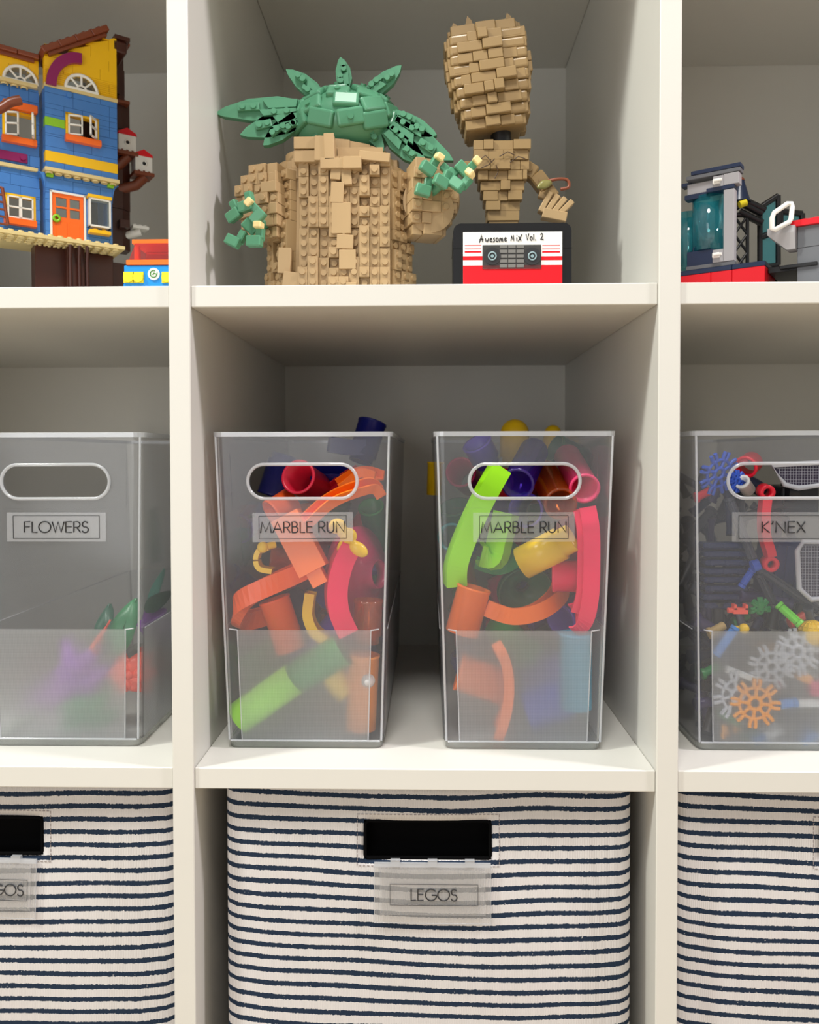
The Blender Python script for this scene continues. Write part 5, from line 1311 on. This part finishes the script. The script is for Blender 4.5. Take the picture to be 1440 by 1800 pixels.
# ------------------------------------------------------------------ striped fabric baskets
def stripe_mat():
    M = bpy.data.materials.new('striped_rib_fabric'); M.use_nodes = True; nt = M.node_tree; b = nt.nodes['Principled BSDF']; L = nt.links.new
    def N(t, **k):
        n = nt.nodes.new(t)
        for a, v in k.items(): setattr(n, a, v)
        return n
    def mt(op, a, b_=None, c=None):
        q = N('ShaderNodeMath', operation=op)
        for i, v in enumerate((a, b_, c)):
            if v is None: continue
            if isinstance(v, (int, float)): q.inputs[i].default_value = v
            else: L(v, q.inputs[i])
        return q.outputs[0]
    tc = N('ShaderNodeTexCoord'); sx = N('ShaderNodeSeparateXYZ'); L(tc.outputs['Object'], sx.inputs[0])
    mp = N('ShaderNodeMapping'); mp.inputs['Scale'].default_value = (9, 9, 14); L(tc.outputs['Object'], mp.inputs[0])
    n1 = N('ShaderNodeTexNoise'); n1.inputs['Scale'].default_value = 1; n1.inputs['Detail'].default_value = 1; L(mp.outputs[0], n1.inputs['Vector'])
    n2 = N('ShaderNodeTexNoise'); n2.inputs['Scale'].default_value = 700; n2.inputs['Detail'].default_value = 2; L(tc.outputs['Object'], n2.inputs['Vector'])
    mp3 = N('ShaderNodeMapping'); mp3.inputs['Scale'].default_value = (160, 160, 40); L(tc.outputs['Object'], mp3.inputs[0])
    n3 = N('ShaderNodeTexNoise'); n3.inputs['Scale'].default_value = 1; n3.inputs['Detail'].default_value = 2; L(mp3.outputs[0], n3.inputs['Vector'])
    z = mt('ADD', sx.outputs['Z'], mt('MULTIPLY', mt('SUBTRACT', n1.outputs['Fac'], .5), .006))
    bow = mt('MULTIPLY', mt('MULTIPLY', sx.outputs['X'], sx.outputs['X']), -.19); z = mt('ADD', mt('ADD', z, bow), mt('MULTIPLY', sx.outputs['X'], .010))
    fr_ = mt('FRACT', mt('DIVIDE', z, .00965)); d = mt('ABSOLUTE', mt('SUBTRACT', fr_, .5))
    th = mt('ADD', mt('MULTIPLY', mt('SUBTRACT', n2.outputs['Fac'], .5), .16), mt('ADD', .195, mt('MULTIPLY', mt('SUBTRACT', n3.outputs['Fac'], .5), .10)))
    s_ = mt('SMOOTH_MIN', mt('MULTIPLY', mt('MAXIMUM', mt('SUBTRACT', th, d), 0), 60), 1, .01)
    fleck = mt('GREATER_THAN', n2.outputs['Fac'], .26); s_ = mt('MULTIPLY', s_, fleck)
    rib = mt('SINE', mt('MULTIPLY', mt('ADD', sx.outputs['X'], mt('MULTIPLY', sx.outputs['Y'], 1)), 2*PI/.00125))
    mx = N('ShaderNodeMix', data_type='RGBA'); mx.inputs['A'].default_value = lin((210, 206, 205)); mx.inputs['B'].default_value = lin((34, 48, 68)); L(s_, mx.inputs['Factor'])
    rm = N('ShaderNodeMix', data_type='RGBA', blend_type='MULTIPLY'); rm.inputs['Factor'].default_value = 1; L(mx.outputs['Result'], rm.inputs['A'])
    cv = mt('ADD', mt('MULTIPLY', rib, .045), .955); cb = N('ShaderNodeCombineColor'); [L(cv, cb.inputs[i]) for i in range(3)]; L(cb.outputs[0], rm.inputs['B'])
    L(rm.outputs['Result'], b.inputs['Base Color']); b.inputs['Roughness'].default_value = .85; b.inputs['Specular IOR Level'].default_value = .15
    bp = N('ShaderNodeBump'); bp.inputs['Strength'].default_value = .35; bp.inputs['Distance'].default_value = .0003; L(rib, bp.inputs['Height']); L(bp.outputs[0], b.inputs['Normal'])
    return M
fab = stripe_mat(); blackm = mat('matte_black', (8, 8, 9), rough=.95, spec=.05)
def basket(cx, hw, label, tagdx, tagrot, seed, tag_on=True, tx_off=None, fhalf=.0325):
    Yk = .018; root = empty('storage_basket', label, 'fabric basket', (cx, Yk, -.3505), 0, 'striped fabric baskets on the bottom shelf')
    zT = .3505-.0185; Rr = random.Random(seed); ph = [Rr.uniform(0, 6) for _ in range(4)]
    hl_, hr_ = -.0476, .0476
    zq = lambda py: at(751, py, Yk).z+.3505
    hz1, hz0 = zq(1440), zq(1508)
    # front panel grid aligned with the handle opening
    def axis(a, b, cuts, n):
        pts = [a]+sorted(cuts)+[b]; out = []
        for p, q in zip(pts[:-1], pts[1:]):
            k = max(1, round((q-p)/(b-a)*n)); out += [p+(q-p)*i/k for i in range(k)]
        return out+[b]
    r = .010
    X = axis(-hw+r, hw-r, [hl_, hr_], 44); Z = axis(0, zT, [hz0, hz1], 44)
    def dsp(x, z):
        e = min(1, (hw-abs(x))/.03)
        return -.0030*e*math.sin(PI*min(1, max(0, z/zT)))**.5+.0007*e*(math.sin(x*38+ph[0]+z*11)+math.sin(z*31+ph[1]+x*17))
    # perimeter columns: front grid plus corners, sides, back
    colx = [(x, 'f') for x in X]
    rings = []
    path = [(x, None) for x in X]
    per = [(hw-r+r*math.sin(t), r-r*math.cos(t)) for t in (PI/8, PI/4, 3*PI/8, PI/2)]+[(hw, .10), (hw, .20), (hw, .30), (-hw, .30), (-hw, .20), (-hw, .10)]+[(-hw+r-r*math.sin(t), r-r*math.cos(t)) for t in (PI/2, 3*PI/8, PI/4, PI/8)]
    vs = []; m_ = len(X)+len(per)
    for z in Z:
        vs += [(x, dsp(x, z), z) for x in X]+[(x, y, z) for x, y in per]
    fs = []
    for j in range(len(Z)-1):
        zm = (Z[j]+Z[j+1])/2
        for i in range(m_):
            if i < len(X)-1:
                xm = (X[i]+X[i+1])/2
                if hl_ < xm < hr_ and hz0 < zm < hz1: continue
            fs.append((j*m_+i, j*m_+(i+1) % m_, (j+1)*m_+(i+1) % m_, (j+1)*m_+i))
    fs.append(list(range(m_)))
    mb = MB(); mb.add(vs, fs, True); bo = mb.build('body', fab, root); sd = bo.modifiers.new('cloth', 'SOLIDIFY'); sd.thickness = .002; sd.offset = -1
    mb = MB(); mb.b2((-hw+.006, .010, .004), (hw-.006, .012, zT-.004)); mb.b2((-hw+.006, .012, .003), (hw-.006, .29, .005)); mb.b2((-hw+.006, .288, .004), (hw-.006, .29, zT-.004)); mb.build('backing', blackm, root, label='black lining behind the handle opening')  # flat black sheets closing the view through the opening
    mb = MB(); k = .004
    # soft black binding round the opening
    pts = [(hl_+.002, hz0+.001), (hr_-.002, hz0+.001), (hr_-.0008, hz0+.003), (hr_-.0008, hz1-.003), (hr_-.003, hz1-.0008), (hl_+.003, hz1-.0008), (hl_+.0008, hz1-.003), (hl_+.0008, hz0+.003)]
    mb.tube([(x, dsp(x, z)+.0006, z) for x, z in pts], .0014, n=8, closed=True); mb.build('handle_binding', blackm, root)
    mb = MB()
    a0, a1, b0, b1 = hl_-.0050, hr_+.0058, zq(1519), zq(1430)
    def dash(p, q):
        L_ = math.hypot(q[0]-p[0], q[1]-p[1]); n_ = int(L_/.0030)
        for i in range(n_):
            t0, t1 = i/n_, (i+.62)/n_
            P0 = (p[0]+(q[0]-p[0])*t0, p[1]+(q[1]-p[1])*t0); P1 = (p[0]+(q[0]-p[0])*t1, p[1]+(q[1]-p[1])*t1)
            mb.tube([(P0[0], dsp(*P0)-.0003, P0[1]), (P1[0], dsp(*P1)-.0003, P1[1])], .00026, n=5)
    dash((a0, b1), (a1, b1)); dash((a1, b1), (a1, b0)); dash((a1, b0), (a0, b0)); dash((a0, b0), (a0, b1))
    mb.build('stitching', mat('stitch_thread', (150, 140, 138), rough=.9), root)
    if tag_on:
        t0, t1, u1_, u0_ = (657-751)/1400*.590, (862-751)/1400*.590, zq(1508), zq(1614)
        Mx = Matrix.Translation((tagdx, dsp(0, u1_)-.0022, u1_)) @ Matrix.Rotation(tagrot, 4, 'Y') @ Matrix.Rotation(-.02, 4, 'X')
        hh_ = u0_-u1_
        mb = MB(Mx); mb.b2((t0, -.0004, hh_), (t1, .0004, -.003)); tg = mb.build('label_holder', tapep, root, label='clear plastic label holder')
        mb = MB(Mx); mb.b2((t0, -.0010, -.0040), (t1, .0010, -.0010)); rect_frame(mb, t0, t1, hh_, -.003, -.0004, .0002)
        for k in (.18, .5, .82): x = t0+(t1-t0)*k; mb.b2((x-.0035, -.0012, -.0035), (x+.0035, .004, .0012))
        mb.build('clip_strip', rimp, tg)
        mb = MB(Mx); mb.b2((t0+.004, -.0008, hh_*.86), (t1-.004, -.0004, -.006)); mb.build('insert', tapep, tg)
        zc_ = zq(1564)-u1_; xc_ = (762-751)/1400*.59 if tx_off is None else tx_off
        mb = MB(Mx); lettering(mb, 'LEGOS', xc_, zc_, .0082, .0350, -.0012, .00046, track=.05); rect_frame(mb, xc_-fhalf, xc_+fhalf, zc_-.0078, zc_+.0078, -.0012, .00020); mb.build('lettering', inkm, tg)
    return root
basket(.1706, .1530, 'striped fabric basket in the middle, its clear label holder fully in view', 0, 0, 3)
basket(-.1675, .1500, 'striped fabric basket at the lower left, its label cut by the photo edge', -.0030, .02, 5, tx_off=.0205, fhalf=.0200)
basket(.5085, .1553, 'striped fabric basket at the lower right, no handle opening in view', 0, 0, 8)
